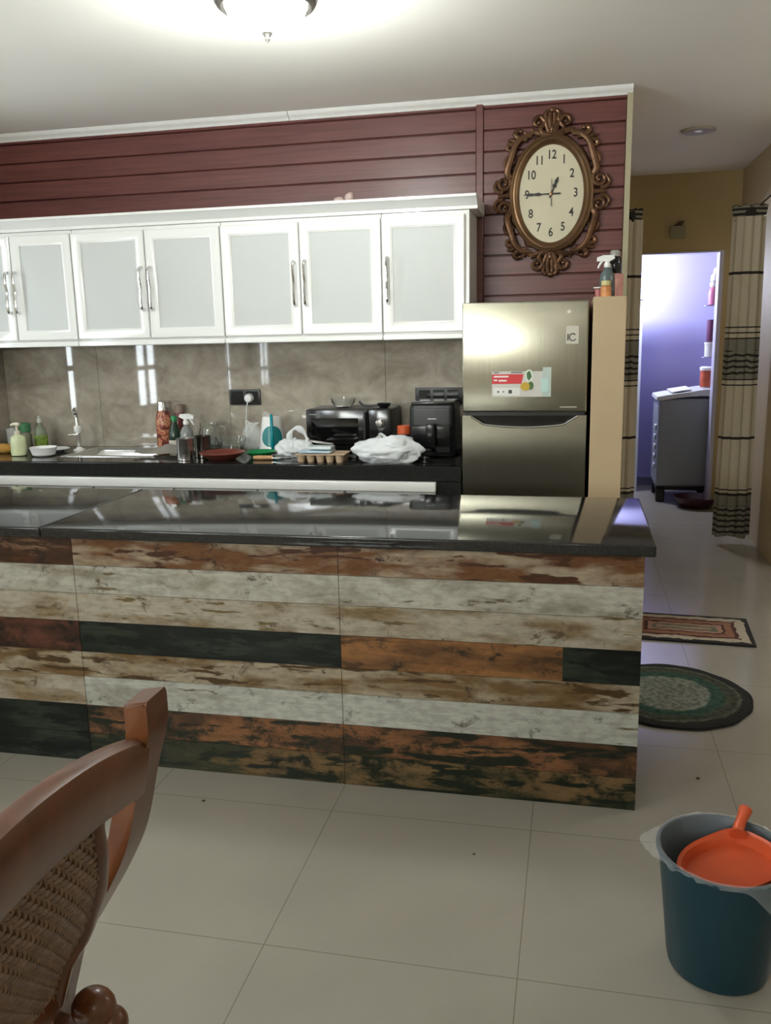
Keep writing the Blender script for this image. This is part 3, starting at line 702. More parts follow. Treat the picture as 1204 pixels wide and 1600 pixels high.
obj('handle', tube(spline([(.052, 0, .135), (.085, 0, .125), (.092, 0, .08), (.062, 0, .045)], 6), .006, seg=10), glass, t)
t = thing('glass_bowl', 'clear glass bowl behind the brown plate', 'bowl', (-1.80, 4.34, CT))
lobj('body', [(.035, 0), (.05, .006), (.072, .05), (.080, .085), (.077, .085), (.069, .05), (.048, .010), (.001, .008)], glass, t, seg=32)
t = thing('glass_cup', 'clear faceted glass between the jug and the glass bowl', 'glass', (-1.91, 4.31, CT))
lobj('body', [(.026, 0), (.030, .004), (.034, .09), (.031, .09), (.027, .008), (.001, .008)], glass, t, seg=12)
t = thing('plate', 'brown red clay plate near the worktop edge', 'plate', (-1.755, 4.10, CT))
lobj('shell', [(.060, 0), (.070, .004), (.118, .038), (.113, .041), (.066, .010), (.001, .008)], clay, t, seg=40)
# clear plastic bag tied
def tied_bag(label, loc, r, mtl, seed, ears=True, amp=.3, sub=5, cat='plastic bag', rz=0, group=None):
    t = thing('plastic_bag', label, cat, loc, rz, group)
    b = crumple(r[0], r[1], r[2], seed, sub, amp)
    zmin = min(v.co.z for v in b.verts)
    for v in b.verts: v.co.z -= zmin
    obj('bag', b, mtl, t)
    if ears:
        zt = r[2]*1.55; e = bmesh.new()
        for s, (ax, ay) in enumerate(ears):
            pts = spline([(0, 0, zt*.9), (ax*.5, ay*.3, zt+.012), (ax, ay, zt+.03*(1 if ax < 0 else .5)), (ax*1.3, ay, zt+.02)], 4)
            add_tube(e, pts, [.010-.0006*k for k in range(len(pts))], seg=8, flat=.4)
        obj('knot', e, mtl, t)
    return t
tied_bag('clear tied plastic bag left of the teal and white kettle', (-1.725, 4.46, CT), (.062, .05, .085), clear_plastic, 4, [(-.03, 0), (.03, .01)], .25)
t = thing('plate', 'green plastic plate in front of the teal and white kettle', 'plate', (-1.585, 4.20, CT))
lobj('shell', [(.040, 0), (.050, .004), (.078, .030), (.074, .032), (.048, .008), (.001, .007)], green_pl, t, seg=36)
t = thing('knife', 'kitchen knife with wooden handle in front of the green plate', 'knife', (-1.53, 4.10, CT), .12)
obj('handle', tube([(-.055, 0, .012), (-.03, 0, .012), (.0, 0, .012), (.045, 0, .012)], [.009, .012, .011, .010], seg=12), wood('knife_wood', (.42, .22, .09), (.55, .32, .15)), t, label='light wooden handle')
obj('blade', prism([(.04, -.010), (.11, -.012), (.15, .004), (.12, .012), (.04, .010)], .010, .012, plane='XY'), steel, t)
# kettle
t = thing('kettle', 'tall white kettle with teal handle and shield', 'kettle', (-1.598, 4.42, CT+.0015), .35)
def kr(z): return .074-.026*(z/.19)**1.1
lobj('body', [(.070, 0)]+[(kr(z), z) for z in (.003, .03, .06, .09, .12, .15, .18)]+[(.046, .188), (.001, .190)], white_cer, t, seg=40)
bm = bmesh.new(); G = []
for i in range(25):
    G.append([]); z = .028+.115*i/24; u = (z-.0855)/.0575; half = .95*math.sqrt(max(0, 1-u*u))
    for j in range(15):
        a = -PI/2+half*(2*j/14-1)+.0; rr_ = kr(z)+.0015; G[-1].append(bm.verts.new((rr_*math.cos(a), rr_*math.sin(a), z)))
for i in range(24):
    for j in range(14):
        try: bm.faces.new((G[i][j], G[i][j+1], G[i+1][j+1], G[i+1][j]))
        except ValueError: pass
bmesh.ops.remove_doubles(bm, verts=bm.verts[:], dist=1e-5)
obj('shield', bm, teal_dark, t, label='dark teal oval panel')
obj('handle', tube(spline([(.0, -.045, .192), (0, -.062, .185), (0, -.088, .150), (0, -.100, .10), (0, -.099, .06), (0, -.090, .032), (.0, -.074, .022)], 6), .0135, seg=14, flat=.6), teal, t, label='teal handle')
# white bag with loop
t = tied_bag('white plastic bag with a loop handle between kettle and microwave', (-1.43, 4.22, CT), (.072, .055, .055), bag_white, 11, None, .35)
b = crumple(.06, .05, .045, 21, 4, .3)
for v in b.verts: v.co += Vector((.065, .0, .045))
obj('fold', b, bag_white, t)
pts = spline([(.0, -.01, .08), (.01, -.02, .125), (.04, -.02, .150), (.075, -.015, .135), (.095, -.01, .095), (.10, 0, .06)], 6)
obj('loop_handle', tube(pts, [.012+.006*math.sin(k*.5) for k in range(len(pts))], seg=10, flat=.5), bag_white, t)
# egg tray
t = thing('egg_tray', 'brown pulp egg tray near the worktop edge', 'egg tray', (-1.215, 4.085, CT))
bm = bmesh.new()
for i in range(5):
    for j in range(3):
        add_lathe(bm, [(.013, 0), (.016, .002), (.023, .034), (.0245, .038)], c=(-.098+.049*i, -.049+.049*j, 0), seg=14)
add_box(bm, -.125, .125, -.076, .076, .037, .043, 0, .004, 1)
obj('tray', bm, pulp, t)
t = thing('food_packet', 'blue and white flat packet lying on the egg tray', 'packet', (-1.235, 4.07, CT+.0465), .03)
def packet_m():
    m, nt, b = nodes('packet_print'); v = mapped(nt, (3, 40, 60))
    c = noise_ramp(nt, v, 1, 3, [(.42, (.62, .68, .72)), (.5, (.25, .42, .55)), (.58, (.65, .70, .72))]); nt.links.new(c, b.inputs['Base Color']); b.inputs['Roughness'].default_value = .3; return m
pk = packet_m()
bm = bx(-.085, .075, -.055, .055, 0, .010, .003); noisy(bm, .003, 30); obj('wrap', bm, pk, t)
t = thing('food_packet', 'narrow blue edged packet on top of the flat packet', 'packet', (-1.225, 4.075, CT+.062), -.04)
obj('wrap', bx(-.055, .065, -.035, .035, 0, .016, .005), mat('packet_pale', (.55, .60, .60), .3, var=.15, vscale=18), t)
t = thing('kitchen_tongs', 'thin metal tongs lying on the packets', 'tongs', (-1.225, 4.09, CT+.079), .2)
obj('loop', tube(spline([(.06, -.008, .004), (.0, -.02, .012), (-.05, -.018, .022), (-.062, 0, .026), (-.05, .018, .022), (0, .02, .012), (.06, .008, .004)], 5), .0028, seg=8), steel, t)
t = tag(obj('container_lid', bx(-.05, .05, -.04, .04, 0, .012, .004), mat('lid_smoke', (.12, .12, .11), .2, trans=.5), loc=(-1.12, 4.215, CT)), 'small smoky plastic container lid behind the egg tray', 'tray')  # lid of a food container, built as a flat box
# microwave
t = thing('microwave', 'black microwave oven with dial and chrome handle', 'microwave', (-1.142, 4.305, CT))
obj('body', bx(-.224, .224, .02, .27, .012, .235, .008), black_plastic, t)
obj('door', bx(-.224, .105, 0, .02, .014, .233, .005), black_gloss, t)
obj('window', bx(-.195, .055, -.0015, .001, .05, .19), mat('mw_window', (.003, .003, .003), .05), t)
obj('control_panel', bx(.107, .224, 0, .02, .014, .233, .005), black_gloss, t)
obj('handle', tube([(.094, -.002, .215), (.094, -.022, .212), (.094, -.024, .12), (.094, -.022, .058), (.094, -.002, .055)], .0075, seg=10), mat('handle_dark', (.10, .10, .10), .15, .8), t)
for z in (.165, .085): obj('dial', lathe([(.022, 0), (.022, -.006), (.017, -.008), (.016, -.022), (.001, -.023)], axis='Y', c=(.17, -.0002, z), seg=28), mat('dial_metal', (.30, .29, .27), .2, .9), t)
obj('brand_line', bx(-.205, -.165, -.0012, .001, .207, .212), mat('brand_grey', (.25, .25, .25), .4), t)
for x in (-.19, .19):
    for y in (.05, .24): obj('foot', lathe([(.012, 0), (.012, .013)], c=(x, y, 0), seg=12), black_plastic, t)
t = thing('glass_bowl', 'clear glass bowl standing on top of the microwave', 'bowl', (-1.20, 4.44, CT+.2355))
lobj('body', [(.030, 0), (.045, .004), (.060, .025), (.067, .050), (.064, .050), (.056, .026), (.04, .008), (.001, .007)], glass, t, seg=36)
t = thing('ladle', 'black ladle lying on top of the microwave', 'ladle', (-1.03, 4.42, CT+.2355))
obj('handle', tube(spline([(-.078, 0, .034), (-.06, 0, .014), (-.03, 0, .008), (.03, 0, .010)], 6), [.006]*19, seg=8, flat=.7), black_plastic, t)
lobj('cup', [(.020, 0), (.030, .006), (.038, .022), (.036, .022), (.028, .008), (.001, .004)], black_plastic, t, (.055, 0, 0), seg=24)
# white bag in front of microwave
t = tied_bag('full white plastic bag in front of the microwave and air fryer', (-.875, 4.055, CT), (.155, .085, .073), bag_white, 33, [(-.035, -.02), (.02, .0)], .36)
t = thing('jar', 'jar with orange lid between microwave and air fryer', 'jar', (-.855, 4.34, CT))
lobj('body', [(.028, 0), (.033, .006), (.033, .10), (.028, .108)], dark_grey, t, seg=24)
lobj('lid', [(.033, .106), (.036, .108), (.036, .145), (.031, .150), (.001, .151)], mat('lid_orange', (.55, .10, .03), .35), t, seg=24)
# air fryer
t = thing('air_fryer', 'black air fryer with front handle beside the refrigerator', 'air fryer', (-.692, 4.32, CT))
bm = bmesh.new(); add_box(bm, -.113, .113, -.10, .15, .0, .268, 0, .03, 4)
obj('housing', bm, black_plastic, t)
obj('top_cover', bx(-.105, .105, -.09, .14, .262, .277, .008, 3), black_gloss, t)
obj('drawer', bx(-.098, .098, -.114, -.09, .02, .165, .01, 3), black_gloss, t)
obj('handle', bx(-.022, .026, -.165, -.112, .055, .175, .010, 3), black_gloss, t)
obj('badge', bx(-.02, .024, -.1025, -.099, .192, .198), mat('badge_lt', (.4, .4, .4), .4), t)
t = thing('egg_cup', 'small shiny metal piece in front of the air fryer', 'cup', (-.70, 4.06, CT))
lobj('body', [(.020, 0), (.022, .004), (.014, .012), (.024, .026), (.022, .026), (.012, .014), (.001, .013)], mat('dark_chrome', (.25, .25, .25), .15, 1), t, seg=24)

# ================================================================== THINGS ON THE PARTITION
PZ = 1.5605
t = thing('bottle', 'black bottle with grey cap on the beige partition', 'bottle', (.165, 4.30, PZ))
lobj('body', [(.022, 0), (.026, .004), (.026, .12), (.030, .135), (.030, .175), (.024, .19)], black_gloss, t, seg=24)
lobj('cap', [(.022, .19), (.023, .212), (.019, .218), (.001, .219)], mat('cap_grey', (.28, .27, .24), .4), t, seg=20)
lobj('label', [(.0265, .03), (.0272, .034), (.0272, .11), (.0265, .114)], mat('label_pinkish', (.40, .22, .18), .5, var=.3, vscale=30), t, seg=24, cap=False)
spray('grey spray bottle with white trigger on the beige partition', (.128, 4.22, PZ), mat('spray_grey', (.10, .13, .13), .25), .93)
t = thing('jar', 'low yellow jar in front of the spray bottle on the partition', 'jar', (.122, 4.10, PZ))
lobj('body', [(.020, 0), (.024, .003), (.024, .045), (.018, .052)], mat('jar_orange', (.58, .24, .08), .4, var=.3, vscale=25), t, seg=20)
lobj('lid', [(.021, .052), (.021, .072), (.001, .073)], mat('jar_yellow', (.50, .45, .20), .4), t, seg=20)
t = thing('dish', 'small white dish on a pink cup at the partition edge', 'dish', (.092, 4.16, PZ))
lobj('cup', [(.014, 0), (.018, .038)], mat('cup_pink', (.45, .16, .15), .4), t, seg=16)
lobj('saucer', [(.010, .038), (.026, .044), (.024, .048), (.001, .044)], white_cer, t, seg=20)
t = thing('carton', 'pinkish red carton beside the black bottle on the partition', 'carton', (.178, 4.12, PZ))
obj('box', bx(-.018, .018, -.03, .03, 0, .10, .002), mat('carton_red', (.34, .15, .12), .5, var=.25, vscale=30), t)

# ================================================================== ISLAND
IY = 2.466; IX = .202
t = thing('kitchen_island', 'kitchen island clad in reclaimed wood planks of white, rust and black', 'kitchen island', (-1.55, 2.78, 0))
bm = bmesh.new(); add_box(bm, -3.32+1.55, IX+1.55-.008, IY-2.78+.008, .30, 0, .798)
obj('core', bm, mat('island_core', (.10, .08, .06), .6), t)
P = {}
P['rust'] = plank('plank_rust', (.42, .33, .22), (.56, .46, .33), (.20, .085, .028), (.05, .022, .012), 1.3, .55, ov=.55, oval=(.09, .032, .012))
P['rustd'] = plank('plank_rust_dark', (.24, .13, .06), (.34, .21, .12), (.11, .04, .014), (.03, .015, .01), 4.1, .62, big=.06, ov=.52)
P['white'] = plank('plank_white', (.52, .49, .40), (.66, .63, .54), (.36, .32, .24), (.16, .13, .09), 2.2, .44, big=.01, oval=(.20, .15, .08), ov=.64)
P['white2'] = plank('plank_white_cool', (.52, .52, .45), (.68, .68, .60), (.40, .38, .31), (.17, .16, .12), 7.7, .42, big=.0, oval=(.18, .14, .08), ov=.66)
P['cream'] = plank('plank_cream', (.46, .40, .30), (.60, .54, .43), (.30, .21, .11), (.17, .12, .07), 5.5, .50, big=.0, oval=(.20, .14, .05), ov=.62)
P['brown'] = plank('plank_brown', (.42, .34, .23), (.54, .46, .33), (.22, .13, .05), (.08, .045, .02), 8.4, .54, oval=(.10, .055, .018), ov=.56)
P['black'] = plank('plank_black', (.018, .024, .015), (.05, .066, .042), (.010, .014, .010), (.045, .038, .026), 3.3, .55, big=-.04, oval=(.006, .008, .006), ov=.5)
P['reddark'] = plank('plank_red_dark', (.10, .030, .018), (.18, .07, .04), (.04, .018, .012), (.012, .012, .008), 6.1, .5, big=.1)
P['orange'] = plank('plank_orange', (.30, .135, .045), (.42, .20, .075), (.17, .08, .030), (.03, .028, .015), 9.2, .50, big=.03, oval=(.10, .05, .02), ov=.58)
P['oranged'] = plank('plank_orange_dark', (.26, .11, .045), (.36, .17, .075), (.10, .05, .025), (.018, .024, .013), 10.6, .52, big=.09, oval=(.02, .025, .015), ov=.55)
P['green'] = plank('plank_green_brown', (.20, .12, .05), (.28, .18, .08), (.055, .055, .028), (.012, .020, .010), 12.9, .55, big=.10, oval=(.015, .022, .012), ov=.52)
ml = list(P.values()); key = list(P.keys())
rows = [('rustd', 'rust', 'rust'), ('white', 'white', 'white'), ('cream', 'cream', 'cream'), ('reddark', 'black', 'orange'), ('brown', 'brown', 'brown'), ('cream', 'white2', 'white2'), ('black', 'oranged', 'oranged'), ('black', 'green', 'green')]
zs = [.798, .700, .605, .507, .400, .312, .208, .105, .0]
segs = [(-3.32, -1.6035), (-1.6015, -.7005), (-.6985, IX)]
bm = bmesh.new()
for r in range(8):
    for sgi, (a, b) in enumerate(segs):
        if r == 3 and sgi == 2:
            add_box(bm, a+1.55, -.02+1.55, IY-2.78, IY-2.78+.008, zs[r+1]+.0008, zs[r]-.0008, key.index('orange'))
            add_box(bm, -.02+1.55, b+1.55, IY-2.78, IY-2.78+.008, zs[r+1]+.0008, zs[r]-.0008, key.index('black'))
        else: add_box(bm, a+1.55, b+1.55, IY-2.78, IY-2.78+.008, zs[r+1]+.0008, zs[r]-.0008, key.index(rows[r][sgi]))
obj('plank_cladding', bm, ml, t, smooth=0)
bm = bmesh.new()
for r in range(8): add_box(bm, IX+1.55-.008, IX+1.55, IY-2.78+.008, .30, zs[r+1]+.0008, zs[r]-.0008, key.index(rows[r][2]))
obj('end_cladding', bm, ml, t, smooth=0)
def slab(x0, x1, label):
    o = obj('island_worktop', bx(x0+.5, x1+.5, -.365, .345, 0, .034, .006, 3), granite_m, loc=(-.5, 2.79, .799)); return tag(o, label, 'countertop')
slab(-1.685, .229, 'long polished black granite top on the right of the island')
slab(-3.318, -1.688, 'polished black granite top on the left of the island seam')

# ================================================================== RUGS
def rug_m():
    m, nt, b = nodes('rug_pattern'); tc = N(nt, 'ShaderNodeTexCoord'); s = N(nt, 'ShaderNodeSeparateXYZ'); nt.links.new(tc.outputs['Object'], s.inputs[0])
    def edge(ax, half):
        a = N(nt, 'ShaderNodeMath', operation='ABSOLUTE'); nt.links.new(s.outputs[ax], a.inputs[0])
        q = N(nt, 'ShaderNodeMath', operation='SUBTRACT'); q.inputs[0].default_value = half; nt.links.new(a.outputs[0], q.inputs[1]); return q.outputs[0]
    mn = N(nt, 'ShaderNodeMath', operation='MINIMUM'); nt.links.new(edge(0, .31), mn.inputs[0]); nt.links.new(edge(1, .20), mn.inputs[1])
    v = mapped(nt, (1, 1, 1)); n = N(nt, 'ShaderNodeTexNoise'); n.inputs['Scale'].default_value = 20; n.inputs['Detail'].default_value = 3; nt.links.new(v, n.inputs['Vector'])
    ma = N(nt, 'ShaderNodeMath', operation='MULTIPLY_ADD'); ma.inputs[1].default_value = .05; nt.links.new(n.outputs['Fac'], ma.inputs[0]); nt.links.new(mn.outputs[0], ma.inputs[2])
    r = N(nt, 'ShaderNodeValToRGB'); r.color_ramp.interpolation = 'CONSTANT'; e = r.color_ramp.elements
    st = [(0, (.012, .01, .01)), (.055, (.38, .33, .25)), (.095, (.07, .02, .015)), (.115, (.24, .11, .06)), (.15, (.06, .02, .015)), (.165, (.33, .19, .13)), (.19, (.11, .12, .08)), (.21, (.30, .20, .14))]
    while len(e) < len(st): e.new(.5)
    for i, (p, c) in enumerate(st): e[i].position = p; e[i].color = (*c, 1)
    nt.links.new(ma.outputs[0], r.inputs['Fac']); nt.links.new(r.outputs['Color'], b.inputs['Base Color']); b.inputs['Roughness'].default_value = .95
    return m
o = obj('floor_mat', bx(-.30, .30, -.195, .195, 0, .010, .004), rug_m(), loc=(.535, 4.165, .0005), rot=(0, 0, -.06)); tag(o, 'rectangular patterned mat with black border and rust centre', 'rug')
def round_rug_m():
    m, nt, b = nodes('braided_rug'); v = mapped(nt, (1, 1, 0))
    ln = N(nt, 'ShaderNodeVectorMath', operation='LENGTH'); nt.links.new(v, ln.inputs[0])
    n = N(nt, 'ShaderNodeTexNoise'); n.inputs['Scale'].default_value = 9; n.inputs['Detail'].default_value = 4; nt.links.new(v, n.inputs['Vector'])
    ma = N(nt, 'ShaderNodeMath', operation='MULTIPLY_ADD'); ma.inputs[1].default_value = .06; nt.links.new(n.outputs['Fac'], ma.inputs[0]); nt.links.new(ln.outputs['Value'], ma.inputs[2])
    r = N(nt, 'ShaderNodeValToRGB'); e = r.color_ramp.elements
    st = [(0, (.22, .22, .19)), (.19, (.27, .28, .24)), (.20, (.03, .10, .07)), (.235, (.025, .09, .06)), (.245, (.09, .095, .06)), (.275, (.05, .055, .035)), (.29, (.16, .16, .12)), (.30, (.012, .016, .01)), (.34, (.008, .008, .006))]
    while len(e) < len(st): e.new(.5)
    for i, (p, c) in enumerate(st): e[i].position = p; e[i].color = (*c, 1)
    n2 = N(nt, 'ShaderNodeTexNoise'); n2.inputs['Scale'].default_value = 45; nt.links.new(v, n2.inputs['Vector'])
    r2_ = N(nt, 'ShaderNodeValToRGB'); r2_.color_ramp.elements[0].position = .35; r2_.color_ramp.elements[0].color = (.4, .4, .4, 1); r2_.color_ramp.elements[1].position = .6
    nt.links.new(n2.outputs['Fac'], r2_.inputs['Fac'])
    nt.links.new(ma.outputs[0], r.inputs['Fac']); c = mixc(nt, 1.0, r.outputs['Color'], r2_.outputs['Color'], 'MULTIPLY'); c = mixc(nt, 1.0, c, (.75, .77, .72), 'MULTIPLY')
    nt.links.new(c, b.inputs['Base Color']); b.inputs['Roughness'].default_value = .95
    w_ = N(nt, 'ShaderNodeTexWave', wave_type='RINGS', rings_direction='SPHERICAL'); w_.inputs['Scale'].default_value = 22; w_.inputs['Distortion'].default_value = 2; nt.links.new(v, w_.inputs['Vector'])
    bp = N(nt, 'ShaderNodeBump'); bp.inputs['Strength'].default_value = .8; bp.inputs['Distance'].default_value = .006; nt.links.new(w_.outputs['Fac'], bp.inputs['Height']); nt.links.new(bp.outputs['Normal'], b.inputs['Normal'])
    return m
o = obj('round_rug', lathe([(.300, 0), (.312, .004), (.308, .011), (.28, .014), (.001, .014)], seg=72, wob=lambda a, z: 1+.012*math.sin(5*a+1)+.008*math.sin(13*a)), round_rug_m(), loc=(.382, 3.35, .0005)); tag(o, 'round braided rug with black edge, green ring and grey centre', 'rug')

# ================================================================== HALL CURTAINS
def curtain_m():
    m, nt, b = nodes('curtain_weave'); tc = N(nt, 'ShaderNodeTexCoord'); s = N(nt, 'ShaderNodeSeparateXYZ'); nt.links.new(tc.outputs['Object'], s.inputs[0])
    mz = N(nt, 'ShaderNodeMath', operation='DIVIDE'); mz.inputs[1].default_value = 2.2; nt.links.new(s.outputs[2], mz.inputs[0])
    r = N(nt, 'ShaderNodeValToRGB'); r.color_ramp.interpolation = 'CONSTANT'; e = r.color_ramp.elements
    tan, blk, gry = (.52, .46, .35), (.016, .013, .013), (.21, .20, .16)
    bands = [(0, gry), (.335, blk), (.345, tan), (.365, blk), (.375, tan), (.70, blk), (.72, tan), (1.045, blk), (1.055, tan), (1.075, blk), (1.090, gry), (1.335, blk), (1.348, tan), (1.368, blk), (1.380, tan), (1.405, blk), (1.412, tan), (1.73, blk), (1.75, tan)]
    bands = bands[:1]+bands[1:]
    while len(e) < len(bands): e.new(.5)
    for i, (p, c) in enumerate(bands): e[i].position = p/2.2; e[i].color = (*c, 1)
    nt.links.new(mz.outputs[0], r.inputs['Fac'])
    # wavy stripes inside the grey bands
    w_ = N(nt, 'ShaderNodeTexWave', wave_type='BANDS', bands_direction='Z', wave_profile='SIN'); w_.inputs['Scale'].default_value = 8.5; w_.inputs['Distortion'].default_value = 2.2; w_.inputs['Detail'].default_value = 0; w_.inputs['Detail Scale'].default_value = 1
    mv = mapped(nt, (3.5, 1, 1)); nt.links.new(mv, w_.inputs['Vector'])
    st = N(nt, 'ShaderNodeMath', operation='GREATER_THAN'); st.inputs[1].default_value = .68; nt.links.new(w_.outputs['Fac'], st.inputs[0])
    def band(lo, hi):
        a = N(nt, 'ShaderNodeMath', operation='GREATER_THAN'); a.inputs[1].default_value = lo; nt.links.new(s.outputs[2], a.inputs[0])
        c = N(nt, 'ShaderNodeMath', operation='LESS_THAN'); c.inputs[1].default_value = hi; nt.links.new(s.outputs[2], c.inputs[0])
        q = N(nt, 'ShaderNodeMath', operation='MULTIPLY'); nt.links.new(a.outputs[0], q.inputs[0]); nt.links.new(c.outputs[0], q.inputs[1]); return q.outputs[0]
    ad = N(nt, 'ShaderNodeMath', operation='ADD'); nt.links.new(band(1.11, 1.27), ad.inputs[0]); nt.links.new(band(.06, .27), ad.inputs[1])
    mu = N(nt, 'ShaderNodeMath', operation='MULTIPLY'); nt.links.new(ad.outputs[0], mu.inputs[0]); nt.links.new(st.outputs[0], mu.inputs[1])
    c = mixc(nt, mu.outputs[0], r.outputs['Color'], blk)
    nt.links.new(c, b.inputs['Base Color']); b.inputs['Roughness'].default_value = .8
    return m
cm = curtain_m()
def curtain(label, x0, x1, y, ztop, zbot, seed, lean=0, wtop=1.0):
    t = thing('curtain', label, 'curtain', ((x0+x1)/2, y, 0), 0, None)
    bm = bmesh.new(); nu, nv = 64, 40; half = (x1-x0)/2; g = []
    for j in range(nv+1):
        f = j/nv; z = zbot+(ztop-zbot)*f; g.append([])
        for i in range(nu):
            a = 2*PI*i/nu
            fold = 1+.13*math.sin(7*a+seed)+.07*math.sin(13*a+seed*2)
            k = half*(1-.10*f*wtop)*fold
            sag = .012*math.sin(3*a+seed)
            g[-1].append(bm.verts.new((k*math.cos(a)*.92+lean*(1-f), .055*fold*math.sin(a), z+sag*(1-f))))
    for j in range(nv):
        for i in range(nu): bm.faces.new((g[j][i], g[j][(i+1) % nu], g[j+1][(i+1) % nu], g[j+1][i]))
    bm.faces.new(g[-1]); bm.faces.new(g[0][::-1])
    obj('fabric', bm, cm, t)
    # gathered heading
    bm = bmesh.new(); g = []
    for j in range(9):
        f = j/8; z = ztop-.02+.085*f; g.append([])
        for i in range(80):
            a = 2*PI*i/80; k = half*(.78+.12*f)*(1+.10*math.sin(16*a+seed))*(.75 if .1 < f < .35 else 1)
            g[-1].append(bm.verts.new((k*math.cos(a), .6*.07*k/half*math.sin(a), z+.008*math.sin(9*a)*f)))
    for j in range(8):
        for i in range(80): bm.faces.new((g[j][i], g[j][(i+1) % 80], g[j+1][(i+1) % 80], g[j+1][i]))
    bm.faces.new(g[-1]); bm.faces.new(g[0][::-1])
    obj('heading', bm, heading_m, t, label='dark striped gathered heading')
    bm = bmesh.new(); add_ball(bm, (0, -.04, ztop+.02), .03, sx=.9, sy=.6, sz=1.1); noisy(bm, .012, 40, seed)
    obj('knot', bm, mat('tie_black', (.02, .018, .015), .8), t, label='black knot')
    return t
def head_mat():
    m, nt, b = nodes('heading_stripes'); tc = N(nt, 'ShaderNodeTexCoord'); s = N(nt, 'ShaderNodeSeparateXYZ'); nt.links.new(tc.outputs['Object'], s.inputs[0])
    f = N(nt, 'ShaderNodeMath', operation='MULTIPLY'); f.inputs[1].default_value = 34; nt.links.new(s.outputs[2], f.inputs[0])
    q = N(nt, 'ShaderNodeMath', operation='FRACT'); nt.links.new(f.outputs[0], q.inputs[0])
    g = N(nt, 'ShaderNodeMath', operation='GREATER_THAN'); g.inputs[1].default_value = .5; nt.links.new(q.outputs[0], g.inputs[0])
    nt.links.new(mixc(nt, g.outputs[0], (.02, .018, .015), (.26, .24, .19)), b.inputs['Base Color']); b.inputs['Roughness'].default_value = .85; return m
heading_m = head_mat()
cr = curtain('tan curtain with black stripes tied at the right of the hall', .915, 1.135, 5.95, 2.08, .06, .8, lean=-.0, wtop=1.6)
obj('tie_string', tube([(.0, -.03, 2.11), (.06, -.01, 2.15), (.13, .0, 2.215)], .005, seg=6), mat('tie_black', (.02, .018, .015)), cr)
cl = curtain('tan curtain with black stripes tied at the left of the hall', .245, .395, 5.95, 2.09, .06, 2.1, lean=-.0, wtop=.6)
obj('tie_string', tube([(-.02, -.02, 2.13), (-.07, .0, 2.15), (-.108, .0, 2.16)], .005, seg=6), mat('tie_black', (.02, .018, .015)), cl)
# box on the mustard wall
t = thing('door_chime', 'small pale box with dark top on the mustard wall', 'box', (.73, 7.198, 2.14))
obj('case', bx(-.055, .055, -.03, 0, -.055, .035, .004), mat('chime_case', (.30, .27, .16), .6), t)
obj('dark_clip', prism([(-.04, .036), (.03, .036), (.045, .07), (.0, .065), (-.01, .05)], -.025, -.004), mat('chime_dark', (.06, .03, .015), .6), t)

# ================================================================== LAUNDRY
t = thing('washing_machine', 'grey washing machine with white curved lid in the purple laundry room', 'washing machine', (.885, 7.62, .0))
obj('body', bx(-.225, .25, -.24, .24, .13, .855, .03, 4), mat('washer_grey', (.28, .31, .34), .35), t)
bm = prism([(-.24, .845), (-.235, .87), (-.15, .885), (.0, .905), (.12, .925), (.255, .935), (.26, .87), (.1, .875), (-.05, .865), (-.2, .842)], -.25, .25); obj('lid', bm, mat('washer_lid', (.62, .64, .62), .3), t, label='white curved lid')
obj('lid_panel', prism([(-.12, .90), (.03, .925), (.03, .93), (-.12, .906)], -.2, .2), white_plastic, t)
bm = bmesh.new()
for k, z in enumerate((.62, .54, .46, .38, .30)): add_box(bm, -.243, -.224, -.20+.01*(k % 2), -.12, z-.025, z+.02, 0, .006, 1)
obj('front_label', bm, mat('washer_label', (.50, .52, .58), .4), t, label='pale labels on the front')
bm = bmesh.new()
for x in (-.18, .2):
    for y in (-.2, .2): add_box(bm, x-.035, x+.035, y-.035, y+.035, 0, .13, 0, .008, 1)
add_box(bm, -.22, .24, -.235, .235, .10, .135, 0, .008, 1)
obj('stand', bm, black_plastic, t, label='black stand')
t = thing('plastic_basin', 'dark red plastic basin on the laundry floor by the doorway', 'basin', (1.0, 7.215, 0))
t.location = (.96, 7.20, 0)
lobj('shell', [(.11, 0), (.12, .004), (.165, .085), (.172, .088), (.168, .080), (.12, .012), (.001, .010)], mat('basin_dark', (.05, .015, .02), .3), t, seg=40)
t = thing('plastic_jar', 'orange red jar with white lid on the washing machine', 'jar', (1.045, 7.56, .936))
lobj('body', [(.045, 0), (.050, .004), (.050, .135)], mat('jar_redorange', (.45, .10, .05), .3, var=.3, vscale=20), t, seg=24)
lobj('lid', [(.054, .135), (.056, .155), (.045, .165), (.001, .167)], white_plastic, t, seg=24)
t = thing('wall_rack', 'slim white wall rack in the laundry room beside the doorway', 'rack', (1.25, 7.62, 1.25))
obj('side_rail', bx(-.01, 0, -.08, -.06, -.05, .75), white_plastic, t); obj('side_rail', bx(-.01, 0, .06, .08, -.05, .75), white_plastic, t)
SH = (1.20, 1.38, 1.58, 1.79)
for z in (1.17, 1.585): obj('shelf', bx(-.235, -.01, -.07, .07, z-1.25, z-1.25+.006), mat('rack_shelf', (.35, .34, .5), .4), t)
def litem(name, label, cat, z, prof, m, lidp=None, lm=None, x=1.075):
    t = thing(name, label, cat, (x, 7.60, z)); lobj('body', prof, m, t, seg=24)
    if lidp: lobj('lid', lidp, lm, t, seg=24)
    return t
litem('plastic_tub', 'white tub on the lower rack shelf in the laundry room', 'tub', 1.1765, [(.045, 0), (.050, .004), (.052, .105)], mat('tub_white', (.6, .6, .62), .4), [(.056, .105), (.056, .118), (.001, .12)], white_plastic)
litem('canister', 'maroon canister on the white tub in the laundry room', 'canister', 1.2975, [(.042, 0), (.043, .003), (.043, .178), (.001, .18)], mat('canister_maroon', (.12, .04, .10), .4))
